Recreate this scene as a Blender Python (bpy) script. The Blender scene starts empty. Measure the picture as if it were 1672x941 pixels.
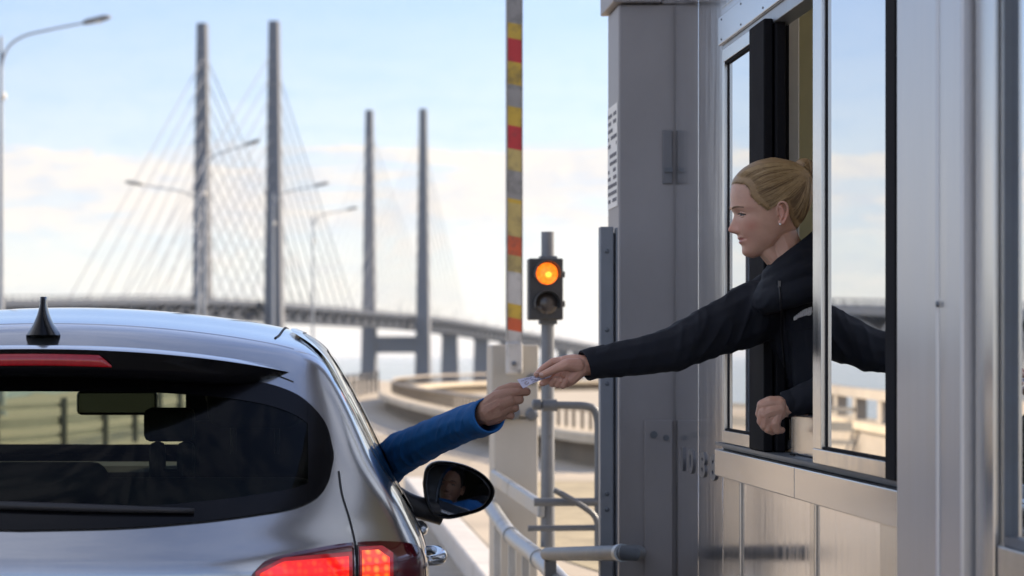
import bpy, bmesh, math, random
import numpy as np
from mathutils import Vector, Matrix, noise
random.seed(7)
rad = math.radians
S = bpy.context.scene

# ------------------------------------------------------------ camera, sky, sun, exposure
F = 85 / 36 * 1672            # focal length in photo pixels
VX, VY, EYE = 500, 580, 1.37  # where the road direction vanishes; eye height
cam_d = bpy.data.cameras.new("camera")
cam = bpy.data.objects.new("camera", cam_d)
S.collection.objects.link(cam)
cam.location = (0, 0, EYE)
cam.rotation_euler = (rad(90), 0, 0)
cam_d.lens = 85
cam_d.sensor_width = 36
cam_d.shift_x = (836 - VX) / 1672
cam_d.shift_y = (VY - 470.5) / 1672
cam_d.clip_start = 0.1
cam_d.clip_end = 60000
cam_d.dof.use_dof = True
cam_d.dof.focus_distance = 6.1
cam_d.dof.aperture_fstop = 5.0
S.camera = cam

SUN_EL, SUN_AZ = rad(27), rad(64)   # azimuth measured from +Y (ahead) towards +X (right)
world = bpy.data.worlds.new("World")
S.world = world
world.use_nodes = True
wn, wl = world.node_tree.nodes, world.node_tree.links
wn.clear()
def N(nodes, t, **kw):
    n = nodes.new(t)
    for k, v in kw.items():
        setattr(n, k, v)
    return n
out = N(wn, 'ShaderNodeOutputWorld')
bg = N(wn, 'ShaderNodeBackground')
bg.inputs['Strength'].default_value = 0.10
wl.new(bg.outputs[0], out.inputs[0])
sky = N(wn, 'ShaderNodeTexSky', sky_type='NISHITA', sun_disc=False, sun_elevation=SUN_EL,
        sun_rotation=SUN_AZ, air_density=1.0, dust_density=0.25, ozone_density=2.5)
tc = N(wn, 'ShaderNodeTexCoord')
sep = N(wn, 'ShaderNodeSeparateXYZ')
wl.new(tc.outputs['Generated'], sep.inputs[0])
def M(op, a, b=None, c=None, clamp=False):
    n = N(wn, 'ShaderNodeMath', operation=op)
    n.use_clamp = clamp
    for i, v in enumerate((a, b, c)):
        if v is None: continue
        if isinstance(v, (int, float)): n.inputs[i].default_value = v
        else: wl.new(v, n.inputs[i])
    return n.outputs[0]
def sstep(v, lo, hi):
    n = N(wn, 'ShaderNodeMapRange', interpolation_type='SMOOTHSTEP')
    n.inputs['From Min'].default_value = lo; n.inputs['From Max'].default_value = hi
    wl.new(v, n.inputs['Value'])
    return n.outputs[0]
az = M('ARCTAN2', sep.outputs[0], sep.outputs[1])
el = M('ARCSINE', sep.outputs[2])
def cloud_noise(sx, sy, oz, scale, detail, rough=0.55, dist=0.3):
    comb = N(wn, 'ShaderNodeCombineXYZ')
    wl.new(M('MULTIPLY', az, sx), comb.inputs[0])
    wl.new(M('MULTIPLY', el, sy), comb.inputs[1])
    comb.inputs[2].default_value = oz
    n = N(wn, 'ShaderNodeTexNoise', noise_dimensions='3D')
    n.inputs['Scale'].default_value = scale; n.inputs['Detail'].default_value = detail
    n.inputs['Roughness'].default_value = rough; n.inputs['Distortion'].default_value = dist
    wl.new(comb.outputs[0], n.inputs['Vector'])
    return n.outputs['Fac']
n_edge = cloud_noise(16, 44, 2.3, 1.0, 6, 0.6)
n_lay = cloud_noise(15, 105, 5.1, 1.0, 6, 0.6)
n_puff = cloud_noise(55, 100, 8.7, 1.0, 7, 0.62, 0.6)
n_fill = cloud_noise(4, 9, 1.7, 1.0, 7, 0.62, 1.0)
# a bank of cloud low over the strait, its top about 8.5 degrees up, breaking into layers
edge = M('ADD', el, M('MULTIPLY', M('SUBTRACT', n_edge, 0.5), 0.030))
top = M('SUBTRACT', 1.0, sstep(edge, 0.0845, 0.0885))
lay = sstep(n_lay, 0.36, 0.52)
upper = sstep(el, 0.036, 0.060)
puff = sstep(n_puff, 0.46, 0.64)
low = M('MULTIPLY', M('SUBTRACT', 1.0, upper), M('MULTIPLY', puff, 0.75))
bank = M('MULTIPLY', top, M('ADD', M('MULTIPLY', upper, M('ADD', M('MULTIPLY', lay, 0.50), 0.48)), low))
behind = sstep(M('MULTIPLY', sep.outputs[0], -1.0), -0.1, 0.55)   # unseen cloud added on the left as soft fill for the foreground
high = M('MULTIPLY', M('ADD', M('MULTIPLY', sstep(n_fill, 0.40, 0.62), 0.8), 0.2), M('MULTIPLY', sstep(el, 0.16, 0.42), M('ADD', M('MULTIPLY', behind, 0.75), 0.2)))
thin = M('MULTIPLY', M('SUBTRACT', 1.0, sstep(el, 0.01, 0.22)), 0.50)
cov = M('MAXIMUM', bank, thin, clamp=True)
cc = N(wn, 'ShaderNodeMix', data_type='RGBA')
wl.new(M('ADD', M('MULTIPLY', sstep(n_puff, 0.32, 0.60), 0.5), M('MULTIPLY', sstep(n_lay, 0.38, 0.56), 0.5)), cc.inputs[0])
cc.inputs[6].default_value = (4.2, 4.3, 4.65, 1)
cc.inputs[7].default_value = (5.5, 5.15, 4.75, 1)
mix = N(wn, 'ShaderNodeMix', data_type='RGBA')
wl.new(cov, mix.inputs[0])
tint = N(wn, 'ShaderNodeMix', data_type='RGBA', blend_type='MULTIPLY'); tint.inputs[0].default_value = 1
wl.new(sky.outputs[0], tint.inputs[6]); tint.inputs[7].default_value = (0.86, 0.84, 0.98, 1)
wl.new(tint.outputs[2], mix.inputs[6])
wl.new(cc.outputs[2], mix.inputs[7])
# added fill cloud overhead and left, out of view, brighter than the bank
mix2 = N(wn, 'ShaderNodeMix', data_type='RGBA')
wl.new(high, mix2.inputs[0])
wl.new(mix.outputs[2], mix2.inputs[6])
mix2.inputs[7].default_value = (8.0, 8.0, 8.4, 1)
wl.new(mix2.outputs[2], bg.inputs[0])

sun_d = bpy.data.lights.new("sun", 'SUN')
sun = bpy.data.objects.new("sun", sun_d)
S.collection.objects.link(sun)
sun_d.energy = 5.0
sun_d.angle = rad(0.5)
sun_d.color = (1.0, 0.80, 0.57)
to_sun = Vector((math.sin(SUN_AZ) * math.cos(SUN_EL), math.cos(SUN_AZ) * math.cos(SUN_EL), math.sin(SUN_EL)))
sun.rotation_euler = to_sun.to_track_quat('Z', 'Y').to_euler()
sun.location = to_sun * 50

S.view_settings.view_transform = 'Standard'
S.view_settings.look = 'None'
S.view_settings.gamma = 1
S.view_settings.use_curve_mapping = False
S.view_settings.exposure = 0.96
S.render.engine = 'CYCLES'
S.cycles.max_bounces = 10
S.cycles.transparent_max_bounces = 16
S.cycles.volume_bounces = 1
S.cycles.use_denoising = True
S.cycles.sample_clamp_indirect = 8

# ------------------------------------------------------------ helpers
def P(px, py, d):
    """world point on the ray of photo pixel (px, py) at forward distance d"""
    return Vector(((px - VX) * d / F, d, EYE - (py - VY) * d / F))
def pchip(xs, ys):
    xs = np.array(xs, float); ys = np.array(ys, float)
    h = np.diff(xs); dl = np.diff(ys) / h
    m = np.zeros_like(xs)
    for i in range(1, len(xs) - 1):
        if dl[i - 1] * dl[i] > 0:
            w1, w2 = 2 * h[i] + h[i - 1], h[i] + 2 * h[i - 1]
            m[i] = (w1 + w2) / (w1 / dl[i - 1] + w2 / dl[i])
    m[0], m[-1] = dl[0], dl[-1]
    def f(x):
        x = np.asarray(x, float)
        i = np.clip(np.searchsorted(xs, x) - 1, 0, len(xs) - 2)
        xc = np.clip(x, xs[0], xs[-1])
        t = (xc - xs[i]) / h[i]
        y = ((2*t**3 - 3*t**2 + 1) * ys[i] + (t**3 - 2*t**2 + t) * h[i] * m[i]
             + (-2*t**3 + 3*t**2) * ys[i + 1] + (t**3 - t**2) * h[i] * m[i + 1])
        return y + np.where(x < xs[0], (x - xs[0]) * m[0], 0) + np.where(x > xs[-1], (x - xs[-1]) * m[-1], 0)
    return f
def spline(pts, n):
    """n points along a Catmull-Rom curve through pts (any dimension)"""
    p = np.array([tuple(q) for q in pts], float)
    if len(p) == 2:
        t = np.linspace(0, 1, n)[:, None]
        return p[0] * (1 - t) + p[1] * t
    pp = np.vstack([2 * p[0] - p[1], p, 2 * p[-1] - p[-2]])
    res = []
    L = np.concatenate([[0], np.cumsum(np.linalg.norm(np.diff(p, axis=0), axis=1))])
    for s in np.linspace(0, L[-1], n):
        i = min(np.searchsorted(L, s, side='right') - 1, len(p) - 2)
        t = (s - L[i]) / max(L[i + 1] - L[i], 1e-9)
        a, b, c, d = pp[i], pp[i + 1], pp[i + 2], pp[i + 3]
        res.append(0.5 * ((2*b) + (-a + c)*t + (2*a - 5*b + 4*c - d)*t*t + (-a + 3*b - 3*c + d)*t**3))
    return np.array(res)

ORG = {}
def link(o):
    S.collection.objects.link(o)
    return o
def tag(o, label=None, cat=None, group=None, kind=None):
    if label: o['label'] = label
    if cat: o['category'] = cat
    if group: o['group'] = group
    if kind: o['kind'] = kind
    return o
def thing(name, loc, label, cat, group=None):
    o = link(bpy.data.objects.new(name, None))
    o.location = loc
    o.empty_display_size = 0.1
    ORG[o.name] = Vector(loc)
    return tag(o, label, cat, group)
def put(name, me, mats, parent=None, origin=None, smooth=False):
    """mesh with world coordinates -> object under parent"""
    if parent is not None: org = ORG[parent.name]
    elif origin is not None: org = Vector(origin)
    else: org = Vector((0, 0, 0))
    me.transform(Matrix.Translation(-org))
    me.name = name
    o = link(bpy.data.objects.new(name, me))
    if parent is not None: o.parent = parent
    else: o.location = org
    ORG[o.name] = org
    if not isinstance(mats, (list, tuple)): mats = [mats]
    for m in mats: me.materials.append(m)
    if smooth:
        me.polygons.foreach_set('use_smooth', [True] * len(me.polygons))
    me.update()
    return o

class MB:
    """collects shapes in world coordinates"""
    def __init__(s): s.bm = bmesh.new()
    def box(s, x0, x1, y0, y1, z0, z1, mi=0):
        vs = [s.bm.verts.new((x, y, z)) for z in (z0, z1) for y in (y0, y1) for x in (x0, x1)]
        for f in ((0,2,3,1), (4,5,7,6), (0,1,5,4), (2,6,7,3), (0,4,6,2), (1,3,7,5)):
            s.bm.faces.new([vs[i] for i in f]).material_index = mi
        return s
    def obox(s, c, ax, ay, az, mi=0):
        """box about c with half-axis vectors"""
        c, ax, ay, az = map(Vector, (c, ax, ay, az))
        vs = [s.bm.verts.new(c + ax*i + ay*j + az*k) for k in (-1, 1) for j in (-1, 1) for i in (-1, 1)]
        for f in ((0,2,3,1), (4,5,7,6), (0,1,5,4), (2,6,7,3), (0,4,6,2), (1,3,7,5)):
            s.bm.faces.new([vs[i] for i in f]).material_index = mi
        return s
    def bar(s, a, b, w, h, up=(0, 0, 1), mi=0):
        a, b = Vector(a), Vector(b)
        d = (b - a); L = d.length; d.normalize()
        side = d.cross(Vector(up)); side.normalize()
        u = side.cross(d)
        return s.obox((a + b) / 2, d * L / 2, side * w / 2, u * h / 2, mi)
    def tube(s, pts, r, n=10, cap=True, mi=0, flat=None):
        pts = [Vector(p) for p in pts]
        if not hasattr(r, '__len__'): r = [r] * len(pts)
        rings = []
        ref = None
        for i, p in enumerate(pts):
            t = (pts[min(i + 1, len(pts) - 1)] - pts[max(i - 1, 0)]).normalized()
            if ref is None:
                ref = t.orthogonal().normalized()
            ref = (ref - t * ref.dot(t)).normalized()
            b = t.cross(ref)
            rings.append([s.bm.verts.new(p + (ref * math.cos(a) + b * math.sin(a)) * r[i])
                          for a in [2 * math.pi * k / n for k in range(n)]])
        for a, b in zip(rings, rings[1:]):
            for k in range(n):
                s.bm.faces.new((a[k], a[(k+1) % n], b[(k+1) % n], b[k])).material_index = mi
        if cap:
            s.bm.faces.new(rings[0][::-1]).material_index = mi
            s.bm.faces.new(rings[-1]).material_index = mi
        return s
    def lathe(s, c, axis, prof, n=24, mi=0):
        """prof: (along, radius)"""
        c = Vector(c); axis = Vector(axis).normalized()
        u = axis.orthogonal().normalized(); v = axis.cross(u)
        rings = []
        for h, r in prof:
            rings.append([s.bm.verts.new(c + axis*h + (u*math.cos(a) + v*math.sin(a)) * max(r, 1e-5))
                          for a in [2*math.pi*k/n for k in range(n)]])
        for a, b in zip(rings, rings[1:]):
            for k in range(n):
                s.bm.faces.new((a[k], a[(k+1) % n], b[(k+1) % n], b[k])).material_index = mi
        s.bm.faces.new(rings[0][::-1]).material_index = mi
        s.bm.faces.new(rings[-1]).material_index = mi
        return s
    def grid(s, pts, mi=0, closed=False):
        """pts[i][j] -> quads"""
        vs = [[s.bm.verts.new(tuple(p)) for p in row] for row in pts]
        for a, b in zip(vs, vs[1:]):
            n = len(a)
            for k in range(n if closed else n - 1):
                s.bm.faces.new((a[k], a[(k+1) % n], b[(k+1) % n], b[k])).material_index = mi
        return vs
    def prism(s, poly, vec, mi=0):
        """extrude a planar polygon (3D points) by vec"""
        vec = Vector(vec)
        a = [s.bm.verts.new(tuple(p)) for p in poly]
        b = [s.bm.verts.new(Vector(p) + vec) for p in poly]
        n = len(a)
        s.bm.faces.new(a[::-1]).material_index = mi
        s.bm.faces.new(b).material_index = mi
        for k in range(n):
            s.bm.faces.new((a[k], a[(k+1) % n], b[(k+1) % n], b[k])).material_index = mi
        return s
    def ball(s, c, r, sc=(1, 1, 1), seg=2, mi=0):
        m = Matrix.Translation(Vector(c)) @ Matrix.Diagonal((*sc, 1))
        g = bmesh.ops.create_icosphere(s.bm, subdivisions=seg, radius=r, matrix=m)
        for f in {f for v in g['verts'] for f in v.link_faces}: f.material_index = mi
        return s
    def mesh(s, bevel=0, seg=2):
        bmesh.ops.recalc_face_normals(s.bm, faces=s.bm.faces)
        if bevel:
            bmesh.ops.bevel(s.bm, geom=[e for e in s.bm.edges if e.is_manifold and e.calc_face_angle(0) > 0.5],
                            offset=bevel, segments=seg, profile=0.5, affect='EDGES', clamp_overlap=True)
        me = bpy.data.meshes.new('m')
        s.bm.to_mesh(me); s.bm.free()
        return me
    def build(s, name, mats, parent=None, origin=None, smooth=False, bevel=0):
        return put(name, s.mesh(bevel), mats, parent, origin, smooth)

def auto_smooth(o, ang=35):
    me = o.data
    bm = bmesh.new(); bm.from_mesh(me)
    for e in bm.edges:
        e.smooth = not (e.is_manifold and e.calc_face_angle(0) > rad(ang))
    for f in bm.faces: f.smooth = True
    bm.to_mesh(me); bm.free()
    return o

# ------------------------------------------------------------ materials
MATS = {}
def pmat(name, col, rough=0.5, metal=0.0, var=0.12, scale=4.0, stretch=(1, 1, 1), bump=0.0, bscale=60.0,
         rvar=0.1, coat=0.0, spec=0.5, stain=None, stain_scale=1.5, stain_lo=0.55, stain_hi=0.72, emit=None, estr=0.0, sss=0.0,
         bstretch=None, coat_rough=0.05):
    m = bpy.data.materials.new(name)
    m.use_nodes = True
    nt = m.node_tree; n, l = nt.nodes, nt.links
    b = n['Principled BSDF']
    tcn = n.new('ShaderNodeTexCoord')
    mp = n.new('ShaderNodeMapping'); mp.inputs['Scale'].default_value = stretch
    l.new(tcn.outputs['Object'], mp.inputs[0])
    nz = n.new('ShaderNodeTexNoise'); nz.inputs['Scale'].default_value = scale; nz.inputs['Detail'].default_value = 6
    nz.inputs['Roughness'].default_value = 0.62
    l.new(mp.outputs[0], nz.inputs['Vector'])
    ramp = n.new('ShaderNodeMapRange')
    ramp.inputs['From Min'].default_value = 0.25; ramp.inputs['From Max'].default_value = 0.75
    ramp.inputs['To Min'].default_value = 1 - var; ramp.inputs['To Max'].default_value = 1 + var
    l.new(nz.outputs['Fac'], ramp.inputs['Value'])
    mul = n.new('ShaderNodeMix'); mul.data_type = 'RGBA'; mul.blend_type = 'MULTIPLY'; mul.inputs[0].default_value = 1
    mul.inputs[6].default_value = (*col, 1)
    l.new(ramp.outputs[0], mul.inputs[7])
    colo = mul.outputs[2]
    if stain is not None:
        n2 = n.new('ShaderNodeTexNoise'); n2.inputs['Scale'].default_value = stain_scale; n2.inputs['Detail'].default_value = 8
        n2.inputs['Roughness'].default_value = 0.7
        l.new(mp.outputs[0], n2.inputs['Vector'])
        r2 = n.new('ShaderNodeMapRange'); r2.interpolation_type = 'SMOOTHSTEP'
        r2.inputs['From Min'].default_value = stain_lo; r2.inputs['From Max'].default_value = stain_hi
        l.new(n2.outputs['Fac'], r2.inputs['Value'])
        mx = n.new('ShaderNodeMix'); mx.data_type = 'RGBA'
        l.new(r2.outputs[0], mx.inputs[0]); l.new(colo, mx.inputs[6]); mx.inputs[7].default_value = (*stain, 1)
        colo = mx.outputs[2]
    l.new(colo, b.inputs['Base Color'])
    rr = n.new('ShaderNodeMapRange')
    rr.inputs['From Min'].default_value = 0.25; rr.inputs['From Max'].default_value = 0.75
    rr.inputs['To Min'].default_value = max(0.02, rough - rvar); rr.inputs['To Max'].default_value = min(1, rough + rvar)
    l.new(nz.outputs['Fac'], rr.inputs['Value'])
    l.new(rr.outputs[0], b.inputs['Roughness'])
    b.inputs['Metallic'].default_value = metal
    b.inputs['Coat Weight'].default_value = coat
    b.inputs['Coat Roughness'].default_value = coat_rough
    b.inputs['Specular IOR Level'].default_value = spec
    if sss:
        b.inputs['Subsurface Weight'].default_value = sss
        b.inputs['Subsurface Radius'].default_value = (0.012, 0.005, 0.003)
        b.inputs['Subsurface Scale'].default_value = 1.0
    if bump:
        mp2 = n.new('ShaderNodeMapping'); mp2.inputs['Scale'].default_value = bstretch or stretch
        l.new(tcn.outputs['Object'], mp2.inputs[0])
        n3 = n.new('ShaderNodeTexNoise'); n3.inputs['Scale'].default_value = bscale; n3.inputs['Detail'].default_value = 4
        l.new(mp2.outputs[0], n3.inputs['Vector'])
        bp = n.new('ShaderNodeBump'); bp.inputs['Strength'].default_value = bump; bp.inputs['Distance'].default_value = 0.01
        l.new(n3.outputs['Fac'], bp.inputs['Height'])
        l.new(bp.outputs[0], b.inputs['Normal'])
    if emit:
        b.inputs['Emission Color'].default_value = (*emit, 1)
        b.inputs['Emission Strength'].default_value = estr
    MATS[name] = m
    return m
def glass_mat(name, tint, refl=0.04, rough=0.0, rcol=(1, 1, 1), fres=True):
    """thin pane: tinted see-through plus a mirror share that grows towards grazing"""
    m = bpy.data.materials.new(name); m.use_nodes = True
    n, l = m.node_tree.nodes, m.node_tree.links
    n.clear()
    o = n.new('ShaderNodeOutputMaterial')
    t = n.new('ShaderNodeBsdfTransparent'); t.inputs[0].default_value = (*tint, 1)
    g = n.new('ShaderNodeBsdfGlossy'); g.inputs['Roughness'].default_value = rough; g.inputs[0].default_value = (*rcol, 1)
    mx = n.new('ShaderNodeMixShader')
    if fres:
        lw = n.new('ShaderNodeLayerWeight'); lw.inputs['Blend'].default_value = 0.5
        pw = n.new('ShaderNodeMath'); pw.operation = 'POWER'; pw.inputs[1].default_value = 4.0
        l.new(lw.outputs['Facing'], pw.inputs[0])
        ad = n.new('ShaderNodeMath'); ad.operation = 'MULTIPLY_ADD'; ad.inputs[1].default_value = 0.9; ad.inputs[2].default_value = refl; ad.use_clamp = True
        l.new(pw.outputs[0], ad.inputs[0]); l.new(ad.outputs[0], mx.inputs[0])
    else:
        mx.inputs[0].default_value = refl
    l.new(t.outputs[0], mx.inputs[1]); l.new(g.outputs[0], mx.inputs[2]); l.new(mx.outputs[0], o.inputs[0])
    MATS[name] = m
    return m
concrete = pmat('pale concrete', (0.34, 0.31, 0.27), 0.85, var=0.18, scale=1.2, bump=0.25, bscale=30, stain=(0.20, 0.18, 0.155), stain_scale=0.5)
concrete_grey = pmat('grey concrete', (0.30, 0.30, 0.30), 0.85, var=0.15, scale=0.08, stain=(0.2, 0.2, 0.2), stain_scale=0.05)
pave = pmat('plaza paving', (0.43, 0.375, 0.295), 0.9, var=0.2, scale=0.7, bump=0.3, bscale=40, stain=(0.25, 0.22, 0.18), stain_scale=0.22, stain_lo=0.5)
asphalt = pmat('asphalt', (0.34, 0.30, 0.24), 0.9, var=0.2, scale=1.5, bump=0.3, bscale=60, stain=(0.20, 0.18, 0.15), stain_scale=0.35)
paint_white = pmat('white paint', (0.72, 0.71, 0.68), 0.6, var=0.1, scale=3, stain=(0.42, 0.40, 0.36), stain_scale=3)
kerb_mat = pmat('kerb stone', (0.52, 0.51, 0.49), 0.8, var=0.15, scale=3, bump=0.2, bscale=50, stain=(0.3, 0.29, 0.27), stain_scale=2)
grass_m = pmat('rough grass ground', (0.34, 0.29, 0.19), 0.95, var=0.35, scale=3, bump=0.6, bscale=20, stain=(0.24, 0.22, 0.12), stain_scale=0.4)
galv = pmat('galvanised steel', (0.36, 0.39, 0.42), 0.45, metal=0.75, var=0.18, scale=6, rvar=0.15, bump=0.08, bscale=40, stain=(0.20, 0.21, 0.22), stain_scale=4)
galv_dark = pmat('dark weathered steel', (0.13, 0.145, 0.165), 0.5, metal=0.5, var=0.2, scale=8, bump=0.1, bscale=40)
steel_grey = pmat('grey painted steel', (0.29, 0.275, 0.275), 0.5, metal=0.25, var=0.14, scale=2.2, stretch=(1, 1, 0.6), rvar=0.1, bump=0.04, bscale=12, stain=(0.21, 0.205, 0.205), stain_scale=1.3)
# ------------------------------------------------------------ ground, water, roads
SEA = -23.0
def shore(x):
    t = min(max((x + 1) / 9, 0), 1); t = t*t*(3 - 2*t)
    return 175 - 72 * t + 4 * noise.noise(Vector((x * 0.05, 3, 0)))
def ground_z(x, y):
    e = y - shore(x)
    l = -9.5 - x + 0.6 * noise.noise(Vector((y * 0.06, 9, 0)))
    if y < -8: l = -9.5 - x
    e = max(e, l)
    if e <= 0: return 0.0
    return max(-e * 0.62 + 0.35 * noise.noise(Vector((x * 0.3, y * 0.3, 0))), SEA - 6)
xs = np.unique(np.concatenate([np.linspace(-400, -60, 30), np.linspace(-60, -16, 12), np.linspace(-16, 16, 65), np.linspace(16, 60, 23), np.linspace(60, 500, 24)]))
ys = np.unique(np.concatenate([np.linspace(-300, 0, 12), np.linspace(0, 80, 27), np.linspace(80, 240, 110), np.linspace(240, 400, 12)]))
mb = MB()
mb.grid([[(x, y, ground_z(x, y)) for x in xs] for y in ys])
tag(mb.build('ground', pave, smooth=True), kind='structure')
mb = MB()
mb.grid([[(x, y, SEA) for x in np.linspace(-29000, 29000, 3)] for y in np.linspace(-1400, 29000, 3)])
water = bpy.data.materials.new('sea water'); water.use_nodes = True
n, l = water.node_tree.nodes, water.node_tree.links
b = n['Principled BSDF']
b.inputs['Base Color'].default_value = (0.05, 0.095, 0.13, 1)
b.inputs['Roughness'].default_value = 0.12
tcn = n.new('ShaderNodeTexCoord'); mp = n.new('ShaderNodeMapping'); mp.inputs['Scale'].default_value = (0.35, 0.12, 1)
nz = n.new('ShaderNodeTexNoise'); nz.inputs['Scale'].default_value = 0.5; nz.inputs['Detail'].default_value = 5
bp = n.new('ShaderNodeBump'); bp.inputs['Strength'].default_value = 0.7; bp.inputs['Distance'].default_value = 0.8
l.new(tcn.outputs['Object'], mp.inputs[0]); l.new(mp.outputs[0], nz.inputs['Vector'])
l.new(nz.outputs['Fac'], bp.inputs['Height']); l.new(bp.outputs[0], b.inputs['Normal'])
tag(mb.build('water', water), kind='structure')

# the lane past the booth, then the exit road bending right along the curved parapet
def ribbon(name, pts, w, z, mat, n=60, off=0.0):
    c = spline(pts, n)
    rows = []
    for i, p in enumerate(c):
        t = c[min(i + 1, n - 1)] - c[max(i - 1, 0)]
        nn = np.array([t[1], -t[0]]) / np.hypot(t[0], t[1])
        a, bb = p + nn * (off - w / 2), p + nn * (off + w / 2)
        rows.append([(a[0], a[1], z), (bb[0], bb[1], z)])
    m = MB(); m.grid(rows)
    return tag(m.build(name, mat), kind='structure')
LANE = [(-0.9, -40), (-0.9, 0), (-0.9, 14), (-0.5, 24), (1.0, 36), (5.5, 46), (14, 52), (40, 56)]
road = ribbon('road', LANE, 4.0, 0.004, asphalt, 90)
ribbon('road_edge_line', LANE, 0.12, 0.008, paint_white, 90, off=-1.75)
# raised toll island with its kerb (the booth, barrier, signal and railings stand on it)
m = MB(); m.box(1.16, 3.6, 2.2, 24.0, -0.05, 0.14)
tag(m.build('toll_island_pavement', pave, bevel=0.02), kind='structure')
m = MB()
for i in range(22):
    y0 = 2.2 + i * 1.0
    m.box(0.98, 1.157, y0, y0 + 0.992, -0.05, 0.15)
tag(m.build('kerb', kerb_mat, bevel=0.015), kind='structure')
m = MB()
m.grid([[(1.7 + 0.25*math.sin(y*.7) , y, 0.146), (3.3, y, 0.146)] for y in np.linspace(13.5, 23.5, 30)])
tag(m.build('verge', grass_m), kind='structure')

# ------------------------------------------------------------ curved parapet of the exit ramp
para = thing('curved_parapet', (3.0, 45, 0), 'sunlit concrete parapet curving round the exit ramp beyond the barrier, topped with a balustrade', 'parapet')
cps = [(1080, 28.5), (1000, 29.5), (940, 31.5), (860, 34.5), (800, 38), (740, 43), (690, 49), (652, 57), (640, 64), (656, 73), (715, 82), (800, 88), (900, 92), (1010, 95)]
pc = spline([((px - VX) / F * d, d) for px, d in cps], 150)
def offset_rows(c, prof):
    rows = []
    nC = len(c)
    for i, p in enumerate(c):
        t = c[min(i + 1, nC - 1)] - c[max(i - 1, 0)]
        nn = np.array([t[1], -t[0]]) / np.hypot(*t)
        rows.append([(p[0] + nn[0]*o, p[1] + nn[1]*o, z) for o, z in prof])
    return rows
m = MB(); m.grid(offset_rows(pc, [(-.14, 0), (-.14, .30), (.14, .30), (.14, 0)]), closed=False)
m.build('parapet_wall', pmat('shade-darkened stained concrete', (0.19, 0.16, 0.12), 0.9, var=0.25, scale=1.2, stretch=(1, 1, .3), stain=(0.10, 0.085, 0.065), stain_scale=.8), para)  # base colour darkened for the wall's shaded face, random stains on top
m = MB(); m.grid(offset_rows(pc, [(-.36, .30), (-.36, .40), (-.33, .42), (.33, .42), (.36, .40), (.36, .30)]), closed=True)
m.build('coping', pmat('cream coping', (0.50, 0.44, 0.34), 0.8, var=0.15, scale=1.5, stain=(0.34, 0.30, 0.24), stain_scale=1), para)
far_b = MB()
pmat('baluster steel', (0.20, 0.17, 0.13), 0.6, metal=.3, var=.2)
for i in range(1, 149):
    p = pc[i]
    near = i < 101
    bal = MB() if near else far_b
    bal.box(p[0]-.02, p[0]+.02, p[1]-.02, p[1]+.02, .4205, .66)
    if near: bal.build('baluster', MATS['baluster steel'], para)
tag(far_b.build('far_balusters', MATS['baluster steel'], para), kind='stuff')
m = MB(); m.tube([(p[0], p[1], .68) for p in pc], .035, 8)
m.build('top_rail', concrete, para, smooth=True)
# ramp deck behind the near arm of the parapet
m = MB()
ring = [(p[0] + .3, p[1], .02) for p in pc]
mid = [(12.0, 62.0, .02)] * len(ring)
m.grid([ring, [(r[0]*.5 + 6, r[1]*.5 + 31, .02) for r in ring], mid])
tag(m.build('exit_ramp', pmat('pale ramp concrete', (0.42, 0.375, 0.30), 0.9, var=0.15, scale=0.6, stain=(0.28, 0.25, 0.2), stain_scale=.3)), kind='structure')

# ------------------------------------------------------------ shore parapet on the left, mirrored in the booth windows
sp_ = thing('shore_parapet', (-4.2, 14, 0), 'low concrete parapet with a railing along the left shoulder, mirrored in the booth windows', 'parapet')
pl_ = spline([(-3.85, -6), (-3.85, 8), (-4.0, 16), (-4.4, 25), (-5.0, 33), (-6.6, 44), (-9.0, 58)], 150)
m = MB(); m.grid(offset_rows(pl_, [(-.12, 0), (-.12, .44), (.12, .44), (.12, 0)])); m.build('parapet_wall', concrete, sp_)
m = MB(); m.grid(offset_rows(pl_, [(-.2, .44), (-.2, .54), (.2, .54), (.2, .44)]), closed=True); m.build('coping', MATS['cream coping'], sp_)
m = MB(); m.grid(offset_rows(pl_, [(-.09, .82), (-.09, .94), (.09, .94), (.09, .82)]), closed=True); m.build('top_rail', concrete, sp_)
for i in range(2, 150, 5):
    p = pl_[i]; m = MB(); m.box(p[0]-.07, p[0]+.07, p[1]-.11, p[1]+.11, .5405, .8195); m.build('baluster', concrete, sp_)

# ------------------------------------------------------------ fence along the left shoulder
fpts = [(-85, 30.5), (0, 31.5), (85, 33), (155, 35.2), (220, 38), (300, 43), (400, 52), (500, 64), (585, 80), (618, 90)]
fc = spline([((px - VX) / F * d, d) for px, d in fpts], 400)
fence = thing('roadside_fence', (fc[60][0], fc[60][1], 0), 'steel post and rail fence along the left road shoulder, seen through the car windows', 'fence')
fm = pmat('weathered fence steel', (0.16, 0.16, 0.155), 0.6, metal=0.3, var=0.2, scale=3)
L = np.concatenate([[0], np.cumsum(np.linalg.norm(np.diff(fc, axis=0), axis=1))])
for s in np.arange(1, L[-1], 2.25):
    i = min(np.searchsorted(L, s), len(fc) - 1)
    p = fc[i]
    m = MB(); m.box(p[0]-.045, p[0]+.045, p[1]-.045, p[1]+.045, 0, .78)
    m.build('post', fm, fence, bevel=.006)
for zz, hh in ((.70, .05), (.50, .10), (.28, .05)):
    m = MB(); m.grid(offset_rows(fc, [(-.075, zz - hh), (-.075, zz + hh*.2), (-.05, zz + hh*.2), (-.05, zz - hh)]), closed=True)
    m.build('rail', fm, fence)

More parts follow.
